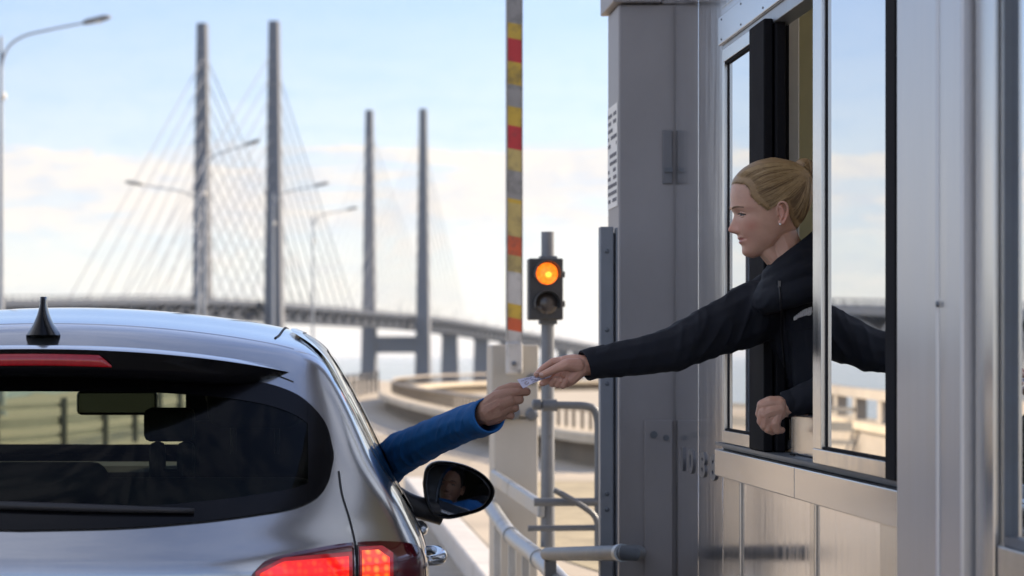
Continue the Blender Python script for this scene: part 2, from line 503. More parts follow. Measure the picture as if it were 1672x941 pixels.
# ------------------------------------------------------------ street lamps along the road ahead
lamp_m = pmat('lamp post steel', (0.34, 0.37, 0.40), 0.5, metal=0.5, var=0.1)
LAMP_LABELS = ['nearest street lamp, its arm reaching right from the left edge of the photo',
               'street lamp in front of the leftmost bridge pylon, its arm reaching right',
               'street lamp whose arm alone reaches left, out from the leftmost bridge pylon',
               'street lamp against the second bridge pylon from the left, its arm reaching right',
               'street lamp standing clear between the two pairs of pylons, its arm bending right']
lspots = [(2, 55, 1.0, 0), (334, 88, 1.0, -35), (324, 82, (1, 1, .8), 180), (446, 108, 1.0, 0), (511, 143, 1.12, 15)]
for k, (px, d, sc, rz) in enumerate(lspots):
    loc = ((px - VX) * d / F, d, ground_z((px - VX) * d / F, d))
    if k == 0:
        lamp0 = root = thing('street_lamp', (0, 0, 0), LAMP_LABELS[0], 'street lamp', 'street lamps along the road ahead')
        m = MB(); m.tube([(0, 0, 0), (0, 0, 3), (0, 0, 6), (0, 0, 8.62)], [.075, .062, .050, .036], 12)
        m.lathe((0, 0, 0), (0, 0, 1), [(0, .16), (.04, .16), (.06, .11), (.9, .11), (1.0, .08)], 14)
        auto_smooth(m.build('pole', lamp_m, root))
        arm = [(0, 0, 7.7), (.03, 0, 8.05), (.18, 0, 8.4), (.5, 0, 8.62), (1.0, 0, 8.75), (1.9, 0, 8.93)]
        m = MB(); m.tube(spline(arm, 18), [.034 - .0006*i for i in range(18)], 10)
        m.build('arm', lamp_m, root, smooth=True)
        m = MB(); m.tube([(1.85, 0, 8.92), (1.95, 0, 8.95), (2.35, 0, 9.04), (2.5, 0, 9.06)], [.04, .07, .075, .035], 12)
        m.build('lamp_head', pmat('lamp head grey', (0.24, 0.25, 0.25), 0.4, metal=.4), root, smooth=True)
        m = MB(); m.lathe((2.2, 0, 8.965), (-.2, 0, -1), [(0, .075), (.03, .07), (.05, .04)], 14)
        m.build('lens', pmat('lamp lens', (0.7, 0.7, 0.66), 0.15), root, smooth=True)
        m = MB(); m.ball((.05, -.05, 7.25), .075, (1, 1, 1.3))
        m.build('junction_box', pmat('pale plastic', (0.75, 0.73, 0.66), 0.4), root, smooth=True)
    else:
        root = lamp0.copy(); link(root)
        for c in list(lamp0.children):
            c2 = c.copy(); link(c2); c2.parent = root
    root['label'] = LAMP_LABELS[k]
    root.location = loc
    root.rotation_euler = (0, 0, rad(rz))
    root.scale = sc if isinstance(sc, tuple) else (sc, sc, sc)
# ------------------------------------------------------------ cable-stayed bridge far off over the strait
P1 = np.array([-36.7, 1306.0]); AX = np.array([102.7, 464.0]); AX /= np.linalg.norm(AX)
PR = np.array([AX[1], -AX[0]])
deck_z = pchip([-1000, -700, -379, 0, 475, 1041, 1847, 2900], [4, 13, 22.7, 30, 30.6, 24.3, 13.2, 2])
def bw(s, o, z): q = P1 + AX*s + PR*o; return Vector((q[0], q[1], z))
bridge = thing('cable_stayed_bridge', bw(237, 0, SEA), 'long cable-stayed bridge with four tall concrete pylons far off over the water', 'bridge')
pyl_m = pmat('pylon concrete', (0.15, 0.165, 0.19), 0.85, var=0.1, scale=0.05)
deck_m = pmat('bridge deck steel', (0.04, 0.055, 0.085), 0.9, var=0.15, scale=0.08)
cab_m = pmat('stay cable sheath', (0.20, 0.22, 0.25), 0.6, var=0.05)
for s0 in (0.0, 475.0):
    for sd in (-1, 1):
        m = MB()
        rows = []
        for z, hw, hd in ((SEA - 4, 5.6, 6.0), (30, 4.6, 4.6), (100, 3.6, 3.8), (181, 2.5, 3.2)):
            rows.append([bw(s0 + a*hd, sd*20 + o*hw, z) for a, o in ((-1, -1), (-1, 1), (1, 1), (1, -1))])
        vs = m.grid(rows, closed=True)
        m.bm.faces.new(vs[-1]); m.bm.faces.new(vs[0][::-1])
        py = m.build('pylon', pyl_m, bridge)
        for k in range(1, 12):
            z = 55 + k*10.2
            br = MB(); br.obox(bw(s0, sd*20, z), (AX[0]*4.2, AX[1]*4.2, 0), (PR[0]*.5, PR[1]*.5, 0), (0, 0, .5))
            br.build('cable_anchor', MATS.get('anchor steel') or pmat('anchor steel', (0.34, 0.33, 0.31), 0.7), py)
    m = MB()
    m.obox(bw(s0, 0, 9.0), AX.tolist() + [0] if False else (AX[0]*3.5, AX[1]*3.5, 0), (PR[0]*16.5, PR[1]*16.5, 0), (0, 0, 6))
    m.build('cross_beam', pyl_m, bridge)
sv = np.arange(-1000, 2900, 14.5)
def strip(z0, z1, hw, name, mat):
    m = MB()
    m.grid([[bw(s, o*hw, float(deck_z(s)) + z) for o, z in ((-1, z0), (-1, z1), (1, z1), (1, z0))] for s in sv], closed=True)
    return m.build(name, mat, bridge)
strip(-2.6, 0, 13, 'road_deck', deck_m)
strip(-10.0, -8.2, 8, 'rail_deck', deck_m)
strip(-8.2, -2.6, 5, 'inner_web', deck_m)
for sd in (-1, 1):
    m = MB()
    for i in range(len(sv) - 1):
        a, b = (sv[i], sv[i+1]) if i % 2 else (sv[i+1], sv[i])
        m.bar(bw(a, sd*10, float(deck_z(a)) - 2.6), bw(b, sd*8, float(deck_z(b)) - 8.3), 1.9, 1.9)
    m.build('truss', deck_m, bridge)
for sd in (-1, 1):
    m = MB(); m.tube([bw(s, sd*12.5, float(deck_z(s)) + 1.6) for s in sv], .2, 4)
    for s in np.arange(-1000, 2900, 8.0):
        m.bar(bw(s, sd*12.5, float(deck_z(s))), bw(s, sd*12.5, float(deck_z(s)) + 1.6), .35, .35, up=(1, 0, 0))
    m.build('parapet_rail', deck_m, bridge)
for s0 in (0.0, 475.0):
    for sd in (-1, 1):
        for dr in (-1, 1):
            for k in range(1, 11):
                s1 = s0 + dr * 25.5 * k
                zt = 50 + (162 - 50) * k / 10
                c = MB(); c.tube([bw(s0 + dr*3.5, sd*18.5, zt), bw(s1, sd*12.5, float(deck_z(s1)))], .30 if s0 == 0 else .20, 5)
                c.build('stay_cable', cab_m, bridge)
for s in (-860, -700, -540, -400, -260, 724, 905, 1076, 1240, 1400, 1560, 1720, 1880, 2040, 2200, 2360):
    m = MB()
    zt = float(deck_z(s)) - 10
    for a, bwid, hh in ((SEA - 4, 7.5, 3.4), (zt, 6.6, 3.2)):
        pass
    m.grid([[bw(s + a*3.2, o*w, z) for a, o in ((-1, -1), (-1, 1), (1, 1), (1, -1))] for z, w in ((SEA - 4, 7.6), (zt - 3, 6.4), (zt, 7.6))], closed=True)
    m.build('pier', pyl_m, bridge)
# lamps standing on the bridge deck
bl = pmat('deck lamp steel', (0.2, 0.22, 0.25), 0.6)
for k, s in enumerate(np.arange(560, 1900, 90)):
    z = float(deck_z(s))
    m = MB(); a = bw(s, -12.8, z); m.tube([a, a + Vector((0, 0, 11)), a + Vector((2.4, 0, 12.2))], [.34, .26, .22], 5)
    tag(m.build('bridge_lamp', bl, origin=a), 'tiny lamp post standing on the far deck of the bridge, right of the pylons', 'lamp post', 'lamp posts on the bridge deck')
# sea haze round everything
m = MB(); m.box(-30000, 30000, -1500, 30000, SEA - 8, 215)
hz = bpy.data.materials.new('haze'); hz.use_nodes = True
hz.node_tree.nodes.clear()
o_ = hz.node_tree.nodes.new('ShaderNodeOutputMaterial'); v_ = hz.node_tree.nodes.new('ShaderNodeVolumePrincipled')
v_.inputs['Color'].default_value = (0.86, 0.92, 1, 1); v_.inputs['Density'].default_value = 0.00003; v_.inputs['Anisotropy'].default_value = 0.2
hz.node_tree.links.new(v_.outputs[0], o_.inputs['Volume'])
tag(m.build('haze', hz), kind='stuff')
# ------------------------------------------------------------ toll booth
XW = 1.20
def wd(px): return F * XW / (px - VX)                  # distance along the booth wall seen at column px
def wx(px, x): return F * x / (px - VX)
def wz(px, py): return EYE - (py - VY) / (px - VX) * XW
def brushed(name, col, rough, **k):
    return pmat(name, col, rough, metal=0.92, var=0.10, scale=5, stretch=(1, 5, 0.35), rvar=0.06, bump=0.012, bscale=60, bstretch=(1, 3, 0.15), **k)
alu = brushed('brushed aluminium panel', (0.64, 0.645, 0.665), 0.15, stain=(0.53, 0.535, 0.55), stain_scale=1.1)
alu2 = pmat('aluminium band', (0.54, 0.545, 0.565), 0.22, metal=0.92, var=0.05, scale=3, stretch=(1, .6, 3), rvar=0.03)
alu_fr = brushed('aluminium window frame', (0.58, 0.575, 0.57), 0.22)
black_fr = pmat('black window gasket', (0.010, 0.010, 0.012), 0.8, var=0.2, spec=.08)
pilas = pmat('pale painted pilaster', (0.52, 0.52, 0.535), 0.36, metal=0.7, var=0.08, scale=4, stretch=(1, 4, .25), rvar=.06, stain=(0.48, 0.47, 0.485), stain_scale=1.2)
booth_in = pmat('olive booth lining', (0.42, 0.42, 0.29), 0.7, var=0.12)
booth_post = pmat('pale inner post', (0.62, 0.62, 0.60), 0.55, var=0.1)
mirror_glass = glass_mat('reflective booth glass', (0.10, 0.11, 0.12), 0.86, 0.0, (0.93, 0.95, 0.97), fres=False)
booth = thing('toll_booth', (2.2, 5.4, 0.14), 'metal toll booth with an open sliding window, the attendant leaning out of it', 'toll booth')
D_far, D_near = 7.896, 2.6
m = MB()
# wall skin: end panel with the raised digits, in two sheets with a seam
m.box(1.205, 1.25, 7.43, D_far, .14, 3.1)
m.box(1.205, 1.25, 7.00, 7.426, .14, 3.1)
m.build('end_panel', alu, booth, bevel=.003)
dm = MB()
def text_mesh(body, size, depth, mat4, bold=0.0):
    cu = bpy.data.curves.new('t', 'FONT'); cu.body = body; cu.size = size; cu.extrude = depth; cu.offset = bold
    cu.align_x = 'LEFT'; cu.space_character = 1.0
    o = link(bpy.data.objects.new('t', cu))
    dg = bpy.context.evaluated_depsgraph_get()
    me = bpy.data.meshes.new_from_object(o.evaluated_get(dg))
    bpy.data.objects.remove(o); bpy.data.curves.remove(cu)
    me.transform(mat4)
    return me
wall_read = Matrix(((0, 0, -1), (-1, 0, 0), (0, 1, 0))).to_4x4()   # reads left to right facing +X
digit_m = pmat('raised number metal', (0.13, 0.135, 0.15), 0.5, metal=0.3)
zc = 1.004
for ch, d in zip('1088', (7.765, 7.60, 7.375, 7.185)):
    M4 = Matrix.Translation((1.2035, d, zc + .012 * 0)) @ wall_read @ Matrix.Diagonal((1.95, 1, 1, 1))
    me = text_mesh(ch, .100, .004, M4, .0035)
    put('raised_digit', me, digit_m, booth)
# spandrel panels under the window
m = MB()
zt = 1.021
m.box(1.205, 1.25, wd(1205)+.004, 6.985, .14, zt)
m.build('frame_strip', alu_fr, booth, bevel=.003)
m = MB(); m.box(1.212, 1.25, wd(1320)+.02, wd(1205)-.004, .14, zt); m.build('lower_panel', alu, booth, bevel=.003)
m = MB(); m.box(1.205, 1.25, wd(1326), wd(1320)+.012, .14, zt); m.build('frame_strip', alu_fr, booth, bevel=.003)
m = MB(); m.box(1.212, 1.25, wd(1432), wd(1326)-.006, .14, zt); m.build('lower_panel', alu, booth, bevel=.003)
m = MB(); m.box(1.205, 1.25, wd(1462), wd(1432)-.004, .14, zt); m.build('frame_strip', alu_fr, booth, bevel=.003)
m = MB(); m.box(1.235, 1.252, 4.9, 7.0, .14, zt); m.build('backing', black_fr, booth)
# projecting band below the window
m = MB(); m.box(1.178, 1.25, wd(1312)+.003, 6.975, 1.023, 1.100); m.box(1.178, 1.25, 4.70, wd(1312)-.003, 1.023, 1.100)
m.build('window_band', alu2, booth, bevel=.003)
m = MB(); m.box(1.200, 1.25, 4.70, 6.975, 1.102, 1.112); m.box(1.176, 1.25, 4.72, 6.96, 1.1125, 1.120)
m.build('sill_track', galv_dark, booth)
# header above the window
m = MB(); m.box(1.19, 1.25, 4.9, 6.985, 2.262, 2.345); m.build('header', alu2, booth, bevel=.003)
m = MB(); m.box(1.20, 1.25, 4.9, 6.975, 2.225, 2.2615); m.build('head_track', galv, booth, bevel=.002)
for k, d in enumerate((6.93, 6.62, 6.3)):
    for z in (2.275, 2.332):
        hb = MB(); hb.lathe((1.19, d, z), (-1, 0, 0), [(0, .0035), (.001, .0035), (.002, .002)], 8); hb.build('screw_head', galv_dark, booth)
m = MB(); m.box(1.2, 1.25, 4.9, 6.985, 2.348, 2.37); m.box(1.2, 1.25, 6.80, 6.985, 2.37, 2.75); m.box(1.2, 1.25, 4.9, 6.76, 2.37, 2.75); m.box(1.2, 1.25, 4.9, 6.985, 2.75, 3.1)
m.build('upper_panel', alu, booth, bevel=.002)
m = MB(); m.box(1.21, 1.24, 6.76, 6.80, 2.37, 2.75); m.build('upper_gap', black_fr, booth)
# fixed far sash: frame and mirror pane
sz0, sz1 = 1.122, 2.238
def sash(name, d0, d1, x, st_near, st_far, dark, gkt=.03):
    fr = MB()
    fr.box(x, x+.035, d0, d1, sz0, sz0 + .034); fr.box(x, x+.035, d0, d1, sz1 - .036, sz1)
    if st_far: fr.box(x, x+.035, d1 - st_far, d1, sz0 + .034, sz1 - .036)
    if st_near and not dark: fr.box(x, x+.035, d0, d0 + st_near, sz0 + .034, sz1 - .036)
    f = fr.build(name, alu_fr, booth, bevel=.002)
    gk = MB()
    g0, g1 = d0 + (st_near or 0), d1 - (st_far or 0)
    for a in ((g0, g1, sz0 + .0342, sz0 + .040), (g0, g1, sz1 - .042, sz1 - .0362)):
        gk.box(x+.004, x+.03, *a)
    gw = gkt
    gk.box(x+.0105, x+.03, g1 - gw, g1 - .0002, sz0 + .04, sz1 - .042)
    gk.box(x+.004, x+.03, g0 + .0002, g0 + .006, sz0 + .04, sz1 - .042)
    gk.build('gasket', black_fr, f)
    pn = MB(); pn.box(x+.012, x+.018, g0 + .006, g1 - gw, sz0 + .04, sz1 - .042)
    pn.build('pane', mirror_glass, f)
    return f
d_st = wx(1228, 1.185)
f = sash('fixed_window', d_st, 6.885, 1.185, .002, .03, False, .014)
m = MB()
m.box(1.176, 1.2, wx(1247, 1.176), d_st - .004, 1.121, 2.236)
m.box(1.205, 1.23, 6.20, 6.27, 1.121, 2.236)
m.box(1.2555, 1.272, 6.40, 6.47, 1.121, 2.236); m.box(1.225, 1.255, 6.28, 6.395, 1.121, 2.236)
m.build('meeting_stile', black_fr, booth, bevel=.004)
# sliding sash, slid open towards the near side
f = sash('sliding_window', wx(1448, 1.165), wx(1327, 1.165), 1.165, .006, .09, False, .012)
m = MB(); m.box(1.160, 1.198, wx(1461, 1.16), wx(1448, 1.165) - .004, 1.121, 3.0); m.build('window_seal', black_fr, booth, bevel=.004)
# counter ledge inside the opening
m = MB(); m.box(1.235, 1.60, 5.2, 6.33, 1.128, 1.152); m.box(1.222, 1.2345, 5.2, 6.10, 1.122, 1.222)
m.build('counter', alu_fr, booth, bevel=.004)
m = MB(); m.box(1.1995, 1.204, 5.95, 6.0, 1.1215, 1.126); m.build('latch', black_fr, booth)
# pilaster and near door frame
m = MB(); m.box(1.172, 1.25, wx(1481, 1.172), wx(1461, 1.16) - .005, .14, 3.1); m.build('corner_strip', alu_fr, booth, bevel=.003)
m = MB(); m.box(1.150, 1.25, wx(1529, 1.15) + .002, wx(1482, 1.172), .14, 3.1); m.box(1.154, 1.25, wx(1565, 1.15), wx(1529, 1.15) - .002, .14, 3.1); m.build('pilaster', pilas, booth, bevel=.006)
m = MB(); m.ball((1.149, wx(1531, 1.15), EYE - (497-VY)/(1531-VX)*1.15), .006, (.5, 1, 1)); m.build('rivet', galv_dark, booth, smooth=True)
m = MB(); m.box(1.215, 1.25, wd(1594), wx(1566, 1.15), .14, 3.1); m.build('door_recess', black_fr, booth)
m = MB(); m.box(1.19, 1.25, wx(1606, 1.19), wx(1595, 1.19), .14, 3.1); m.box(1.175, 1.25, wx(1622, 1.175), wx(1606, 1.19) - .003, .14, 3.1)
m.box(1.19, 1.25, wd(1648), wx(1622, 1.175) - .003, .14, 3.1)
dz = wz(1655, 888)
m.box(1.178, 1.25, 2.9, wd(1650), .14, dz - .005)
dr = m.build('door_frame', alu_fr, booth, bevel=.003)
m = MB(); m.box(1.20, 1.206, 2.9, wd(1650), dz, 3.1); m.build('door_pane', mirror_glass, dr)
m = MB(); m.box(1.188, 1.25, 2.9, wd(1650), dz - .004, dz + .012); m.box(1.188, 1.25, wd(1652), wd(1650)-.0005, dz + .0125, 3.1); m.build('door_gasket', galv_dark, dr)
# shell: ends, back, roof, floor
m = MB()
m.box(1.2505, 3.2, D_far - .06, D_far, .14, 3.1)
m.box(1.15, 1.2505 + 1.95, D_near, 2.895, .14, 3.1)
m.box(3.14, 3.2, 2.9, D_far - .06, .14, 1.35); m.box(3.14, 3.2, 2.9, D_far - .06, 2.85, 3.1)  # unseen back wall left open in a band to let daylight inside
for d in (2.9, 5.2, 7.6): m.box(3.14, 3.2, d, d + .2, 1.35, 2.85)
m.build('shell_wall', alu2, booth)
m = MB(); m.box(1.0, 6.2, 2.45, 8.05, 3.1, 3.28); m.build('roof', steel_grey, booth, bevel=.02)  # long overhang past the back wall added to keep direct sun out
m = MB(); m.box(1.255, 3.13, 2.91, 7.83, .16, .52); m.build('floor', galv_dark, booth)
m = MB(); m.box(1.254, 3.13, 7.78, 7.83, .52, 3.05); m.box(1.254, 3.13, 2.9, 7.78, 2.95, 3.05)
m.box(1.256, 1.275, 6.52, 7.78, .52, 2.95); m.box(1.256, 1.275, 2.91, 6.32, .52, 1.10); m.box(1.256, 1.275, 2.91, 4.90, 1.10, 2.95)
m.build('lining', booth_in, booth)
m = MB(); m.box(1.280, 1.314, 6.44, 6.50, .52, 2.95); m.build('inner_post', booth_post, booth, bevel=.004)


# ------------------------------------------------------------ steel gate column just beyond the booth
col = thing('steel_column', (1.3, 8.0, .14), 'tall grey steel column standing at the far end of the toll booth', 'column')
m = MB(); m.box(1.022, 1.75, 7.91, 8.19, .14, 2.518); m.build('shaft', steel_grey, col, bevel=.006)
m = MB(); m.box(1.0, 1.16, 7.88, 8.22, 2.521, 2.62); m.box(1.03, 1.75, 7.9, 8.2, 2.622, 3.6); m.box(1.163, 1.75, 7.905, 8.2, 2.5185, 2.6215); m.build('cap', steel_grey, col, bevel=.004)
m = MB(); m.box(1.105, 1.198, 7.898, 7.908, .2, 1.158); m.build('access_panel', steel_grey, col, bevel=.003)
m = MB(); m.box(1.165, 1.198, 7.902, 7.9095, 1.93, 2.105); m.build('niche_shade', pmat('niche shade grey', (.17, .17, .18), .55, metal=.3), col, bevel=.003)  # raised plate in darker grey, standing in for a recess in shade
m = MB(); m.box(1.170, 1.196, 7.892, 7.9015, 1.968, 1.982); m.build('bracket', galv_dark, col)
for q_ in ((1.135, 1.11, .012), (1.175, 1.10, .010)):
    m = MB(); m.lathe((q_[0], 7.897, q_[1]), (0, -1, 0), [(0, q_[2]), (.006, q_[2])], 10); m.build('bolt', galv_dark, col)
m = MB(); m.box(1.0195, 1.0215, 7.925, 8.175, 1.86, 2.20); lb = m.build('notice_label', paint_white, col)
m = MB(); rr = random.Random(3)
for k in range(12):
    z = 2.175 - k*.025 - (.01 if k > 4 else 0)
    y = 8.16
    while y > 7.95:
        w = rr.uniform(.015, .04)
        if rr.random() < .82: m.box(1.0182, 1.0192, max(y - w, 7.94), y, z - .012, z)
        y -= w + .012
m.build('print', pmat('label print', (.10, .10, .12), .6), lb)
# bolted post in front of the column
post = thing('bolted_post', (.96, 7.7, .14), 'short grey channel post with bolts, in front of the tall column', 'post')
m = MB(); m.box(.934, .976, 7.68, 7.73, .14, 1.778); m.box(.976, .983, 7.70, 7.76, .14, 1.76); m.box(.9835, .990, 7.68, 7.73, .14, 1.776)
m.build('channel', pmat('channel steel', (0.22, 0.235, 0.26), 0.5, metal=0.5, var=0.16, scale=5, stain=(.15, .16, .17), stain_scale=5), post, bevel=.003)
for z in (1.7, 1.45, 1.28, .93, .88, .76, .64, .58):
    m = MB(); m.lathe((.955, 7.68, z), (0, -1, 0), [(0, .0075), (.004, .0075), (.006, .004)], 8); m.build('bolt', galv_dark, post)

# ------------------------------------------------------------ raised barrier
bar = thing('barrier_gate', (.95, 11.0, .14), 'barrier with a weathered cream cabinet, its red and yellow striped arm raised upright', 'barrier')
cabm = pmat('cream cabinet paint', (0.40, 0.385, 0.345), 0.6, var=0.15, scale=3, stretch=(1, 1, .5), stain=(0.22, 0.19, 0.14), stain_scale=4, stain_lo=.54, stain_hi=.74)
cx0, cx1 = (803-VX)/F*11, (879-VX)/F*11
m = MB(); m.box(cx0, cx1, 11.0, 11.32, 1.09, 1.417); m.build('drive_head', cabm, bar, bevel=.008)
m = MB(); m.box(cx0 + .012, cx1, 11.02, 11.32, .14, 1.082); cbn = m.build('cabinet', cabm, bar, bevel=.008)
for (x, z, r) in ((cx0+.03, .62, .03), (cx0+.045, 1.10, .035), (cx0+.10, 1.105, .03), (cx1-.03, 1.10, .03), (cx1-.03, 1.26, .026)):
    m = MB(); m.lathe((x, 11.0, z), (0, -1, 0), [(-.02, r), (.012, r), (.02, r*.6)], 12); m.build('fixing', galv_dark, bar)
bandc = {'g': (0.25, 0.25, 0.245), 'y': (0.48, 0.33, 0.045), 'p': (0.44, 0.35, 0.13), 'r': (0.42, 0.03, 0.035), 'o': (.52, .10, .035), 'w': (0.46, 0.46, 0.45)}
bm_ = {}
for k, c in bandc.items():
    bm_[k] = pmat('arm paint ' + {'g': 'grey', 'y': 'yellow', 'p': 'faded yellow', 'r': 'red', 'o': 'orange red', 'w': 'dirty white'}[k], c, 0.5, var=0.15, scale=9, stain=tuple(v*.45 + .03 for v in c), stain_scale=11, stain_lo=.48, stain_hi=.7)
keys = list(bm_)
bands = [(-120, 'y'), (-70, 'r'), (-35, 'g'), (40, 'y'), (65, 'r'), (103, 'y'), (140, 'g'), (176, 'y'), (207, 'r'), (245, 'p'), (280, 'g'), (326, 'y'), (333, 'p'), (387, 'o'), (418, 'p'), (445, 'w'), (497, 'y'), (520, 'o'), (541, 'w')]
m = MB()
ax0, ax1, ad = (828-VX)/F*10.9, (851-VX)/F*10.9, 10.9
for i, (y0, k) in enumerate(bands):
    y1 = bands[i+1][0] if i + 1 < len(bands) else 560
    z0, z1 = EYE - (y1-VY)/F*ad, EYE - (y0-VY)/F*ad
    if i == 0: z1 += 1.0
    sl = .006
    vs = [m.bm.verts.new(p) for p in ((ax0, ad-.03, z0+sl), (ax1, ad-.03, z0-sl), (ax1, ad+.03, z0-sl), (ax0, ad+.03, z0+sl), (ax0, ad-.03, z1+sl), (ax1, ad-.03, z1-sl), (ax1, ad+.03, z1-sl), (ax0, ad+.03, z1+sl))]
    fcs = [(0,1,5,4), (1,2,6,5), (2,3,7,6), (3,0,4,7)]
    if i == 0: fcs.append((4, 5, 6, 7))
    for f in fcs: m.bm.faces.new([vs[j] for j in f]).material_index = keys.index(k)
bmesh.ops.remove_doubles(m.bm, verts=m.bm.verts, dist=.0005)
am = m.build('barrier_arm', [bm_[k] for k in keys], bar)
m = MB(); m.box(ax0 - .004, ax0 - .0003, ad-.034, ad+.034, 1.44, 4.0); m.box(ax1 + .0003, ax1 + .004, ad-.034, ad+.034, 1.44, 4.0)
m.build('edge_strip', bm_['g'], am)
m = MB(); m.box(ax0 - .004, ax1 + .004, ad - .04, ad + .06, EYE - 32/F*ad, EYE + 22/F*ad); m.build('arm_clamp', bm_['w'], bar, bevel=.012)
m = MB(); m.lathe(((839-VX)/F*10.86, 10.86, EYE - 14/F*10.86), (0, -1, 0), [(0, .011), (.008, .011), (.012, .005)], 10); m.build('clamp_bolt', galv_dark, bar)

# ------------------------------------------------------------ amber signal
TD = 9.5
tl = thing('traffic_light', P(896, 893, TD), 'two-lamp traffic signal with the upper lamp lit amber, on a grey pole', 'traffic light')
tlm = pmat('signal housing', (0.035, 0.038, 0.042), 0.45, var=0.25, scale=10)
hx0, hx1 = P(861, 0, TD).x, P(917, 0, TD).x
hz0, hz1 = P(0, 523, TD).z, P(0, 423, TD).z
m = MB(); m.box(hx0, hx1, TD - .06, TD + .02, hz0, hz1); m.build('housing', tlm, tl, bevel=.006)
m = MB(); pxm = P(896, 0, TD).x
m.tube([(pxm, TD + .04, P(0, 895, TD).z), (pxm, TD + .04, P(0, 700, TD).z), (pxm, TD + .04, P(0, 378, TD).z)], [.029, .026, .0255], 16)
auto_smooth(m.build('pole', pmat('signal pole grey', (0.17, 0.185, 0.205), 0.5, metal=0.4, var=0.18, scale=8, stain=(.11, .115, .12), stain_scale=8), tl))
m = MB(); m.box(pxm - .034, pxm + .034, TD - .0, TD + .075, hz1 - .01, hz1 + .012); m.build('bracket', galv_dark, tl, bevel=.003)
m = MB(); m.box(pxm - .034, pxm + .034, TD, TD + .075, hz0 - .016, hz0 + .004); m.build('bracket', galv_dark, tl, bevel=.003)
for (ly, lit) in ((447, True), (496, False)):
    c = P(893, ly, TD - .06)
    m = MB()
    R = .052
    pr = []
    for k in range(25):
        a = rad(-20 + 220 * k / 24)
        pr.append(a)
    rows = []
    for dep, rr_ in ((0, R), (-.055, R*.98)):
        rows.append([(c.x + math.cos(a)*rr_, TD - .06 + dep*(1 if math.sin(a) > -.5 else .2), c.z + math.sin(a)*rr_) for a in pr])
    rows += [[(c.x + math.cos(a)*(R-.004), TD - .06 + dep, c.z + math.sin(a)*(R-.004)) for a in pr] for dep in (-.055, 0)]
    m.grid(rows)
    m.build('visor', tlm, tl, smooth=False)
    m = MB(); m.lathe((c.x, TD - .058, c.z), (0, -1, 0), [(0, .049), (.006, .049), (.006, .044)], 32); m.build('bezel', tlm, tl)
    m = MB(); m.lathe((c.x, TD - .066, c.z), (0, -1, 0), [(0, .0425), (.004, .041), (.010, .030), (.013, .014), (.014, .002)], 32)
    if lit:
        lm = bpy.data.materials.new('amber lamp lit'); lm.use_nodes = True
        nn, ll = lm.node_tree.nodes, lm.node_tree.links
        b = nn['Principled BSDF']; b.inputs['Base Color'].default_value = (.5, .12, .01, 1); b.inputs['Roughness'].default_value = .25
        g = nn.new('ShaderNodeTexCoord'); vz = nn.new('ShaderNodeTexVoronoi'); vz.inputs['Scale'].default_value = 110
        ll.new(g.outputs['Object'], vz.inputs['Vector'])
        rp = nn.new('ShaderNodeMapRange'); rp.inputs['From Max'].default_value = .7; rp.inputs['To Min'].default_value = 1.5; rp.inputs['To Max'].default_value = .75
        ll.new(vz.outputs['Distance'], rp.inputs['Value']); ll.new(rp.outputs[0], b.inputs['Emission Strength'])
        b.inputs['Emission Color'].default_value = (1.0, .17, .012, 1)
        o = m.build('lamp', lm, tl, smooth=True); o['label'] = 'lit amber lamp'
        bb = MB(); bb.ball((c.x + .004, TD - .081, c.z - .004), .011, (1.2, .3, 1)); bb.build('lamp_core', pmat('amber core', (.8, .4, .05), .3, emit=(1, .34, .03), estr=1.5), o, smooth=True)
    else:
        m.build('lamp', pmat('dark lens', (0.05, 0.045, 0.045), 0.18, coat=.5), tl, smooth=True)
for z in (P(0, 449, TD).z, P(0, 497, TD).z):
    m = MB(); m.box(hx1, hx1 + .008, TD - .05, TD - .03, z - .012, z + .012); m.build('hinge', tlm, tl)

# ------------------------------------------------------------ pipe railings round the signal
def pipe(mb_, pts, r, n=12): mb_.tube([tuple(p) for p in pts], r, n)
rail = thing('pipe_railing', P(975, 905, 9.3), 'grey pipe railing with a rounded corner bolted round the signal pole', 'railing')
d = 9.42
m = MB(); pipe(m, spline([P(872, 661, d), P(930, 662, d), P(956, 663, d), P(970, 668, d), P(976, 684, d), P(977, 720, d), P(977, 790, d), P(977, 900, d)], 40), .0155); auto_smooth(m.build('top_pipe', galv_dark, rail))
m = MB(); m.lathe(P(868, 661, d), (1, 0, 0), [(0, .008), (.006, .022), (.035, .022), (.04, .016)], 14); m.lathe(P(886, 662, d), (1, 0, 0), [(0, .024), (.055, .024)], 14); auto_smooth(m.build('pipe_fitting', galv_dark, rail))
m = MB(); pipe(m, [P(872, 820, d), P(977, 820, d)], .0165); auto_smooth(m.build('middle_pipe', galv_dark, rail))
m = MB(); pipe(m, [P(862, 863, d), P(977, 862, d)], .012); auto_smooth(m.build('lower_pipe', galv_dark, rail))
m = MB(); pipe(m, spline([P(905, 800, d-.05), P(950, 826, d-.05), P(972, 845, d-.05), P(977, 870, d-.05)], 20), .012); auto_smooth(m.build('brace_pipe', galv_dark, rail))
base = thing('base_pipe', P(960, 905, 8.6), 'thick dark horizontal pipe at the foot of the signal pole, running to the tall column', 'pipe')
m = MB(); pipe(m, spline([P(893, 905, 8.6), P(960, 904, 7.75), P(1018, 903, 7.12), P(1034, 903, 7.12), P(1042, 903, 7.3), P(1044, 903, 7.9)], 40), .0235, 16); auto_smooth(m.build('pipe_body', galv_dark, base))
m = MB(); m.lathe(P(1012, 903, 7.18), P(1018, 903, 7.12) - P(960, 904, 7.75), [(0, .027), (.05, .027)], 16); auto_smooth(m.build('pipe_collar', galv, base))
m = MB(); m.box(P(897,0,8.6).x-.02, P(897,0,8.6).x+.02, 8.55, 8.59, .14, EYE-325/F*8.6-.02); m.build('support_leg', galv_dark, base)
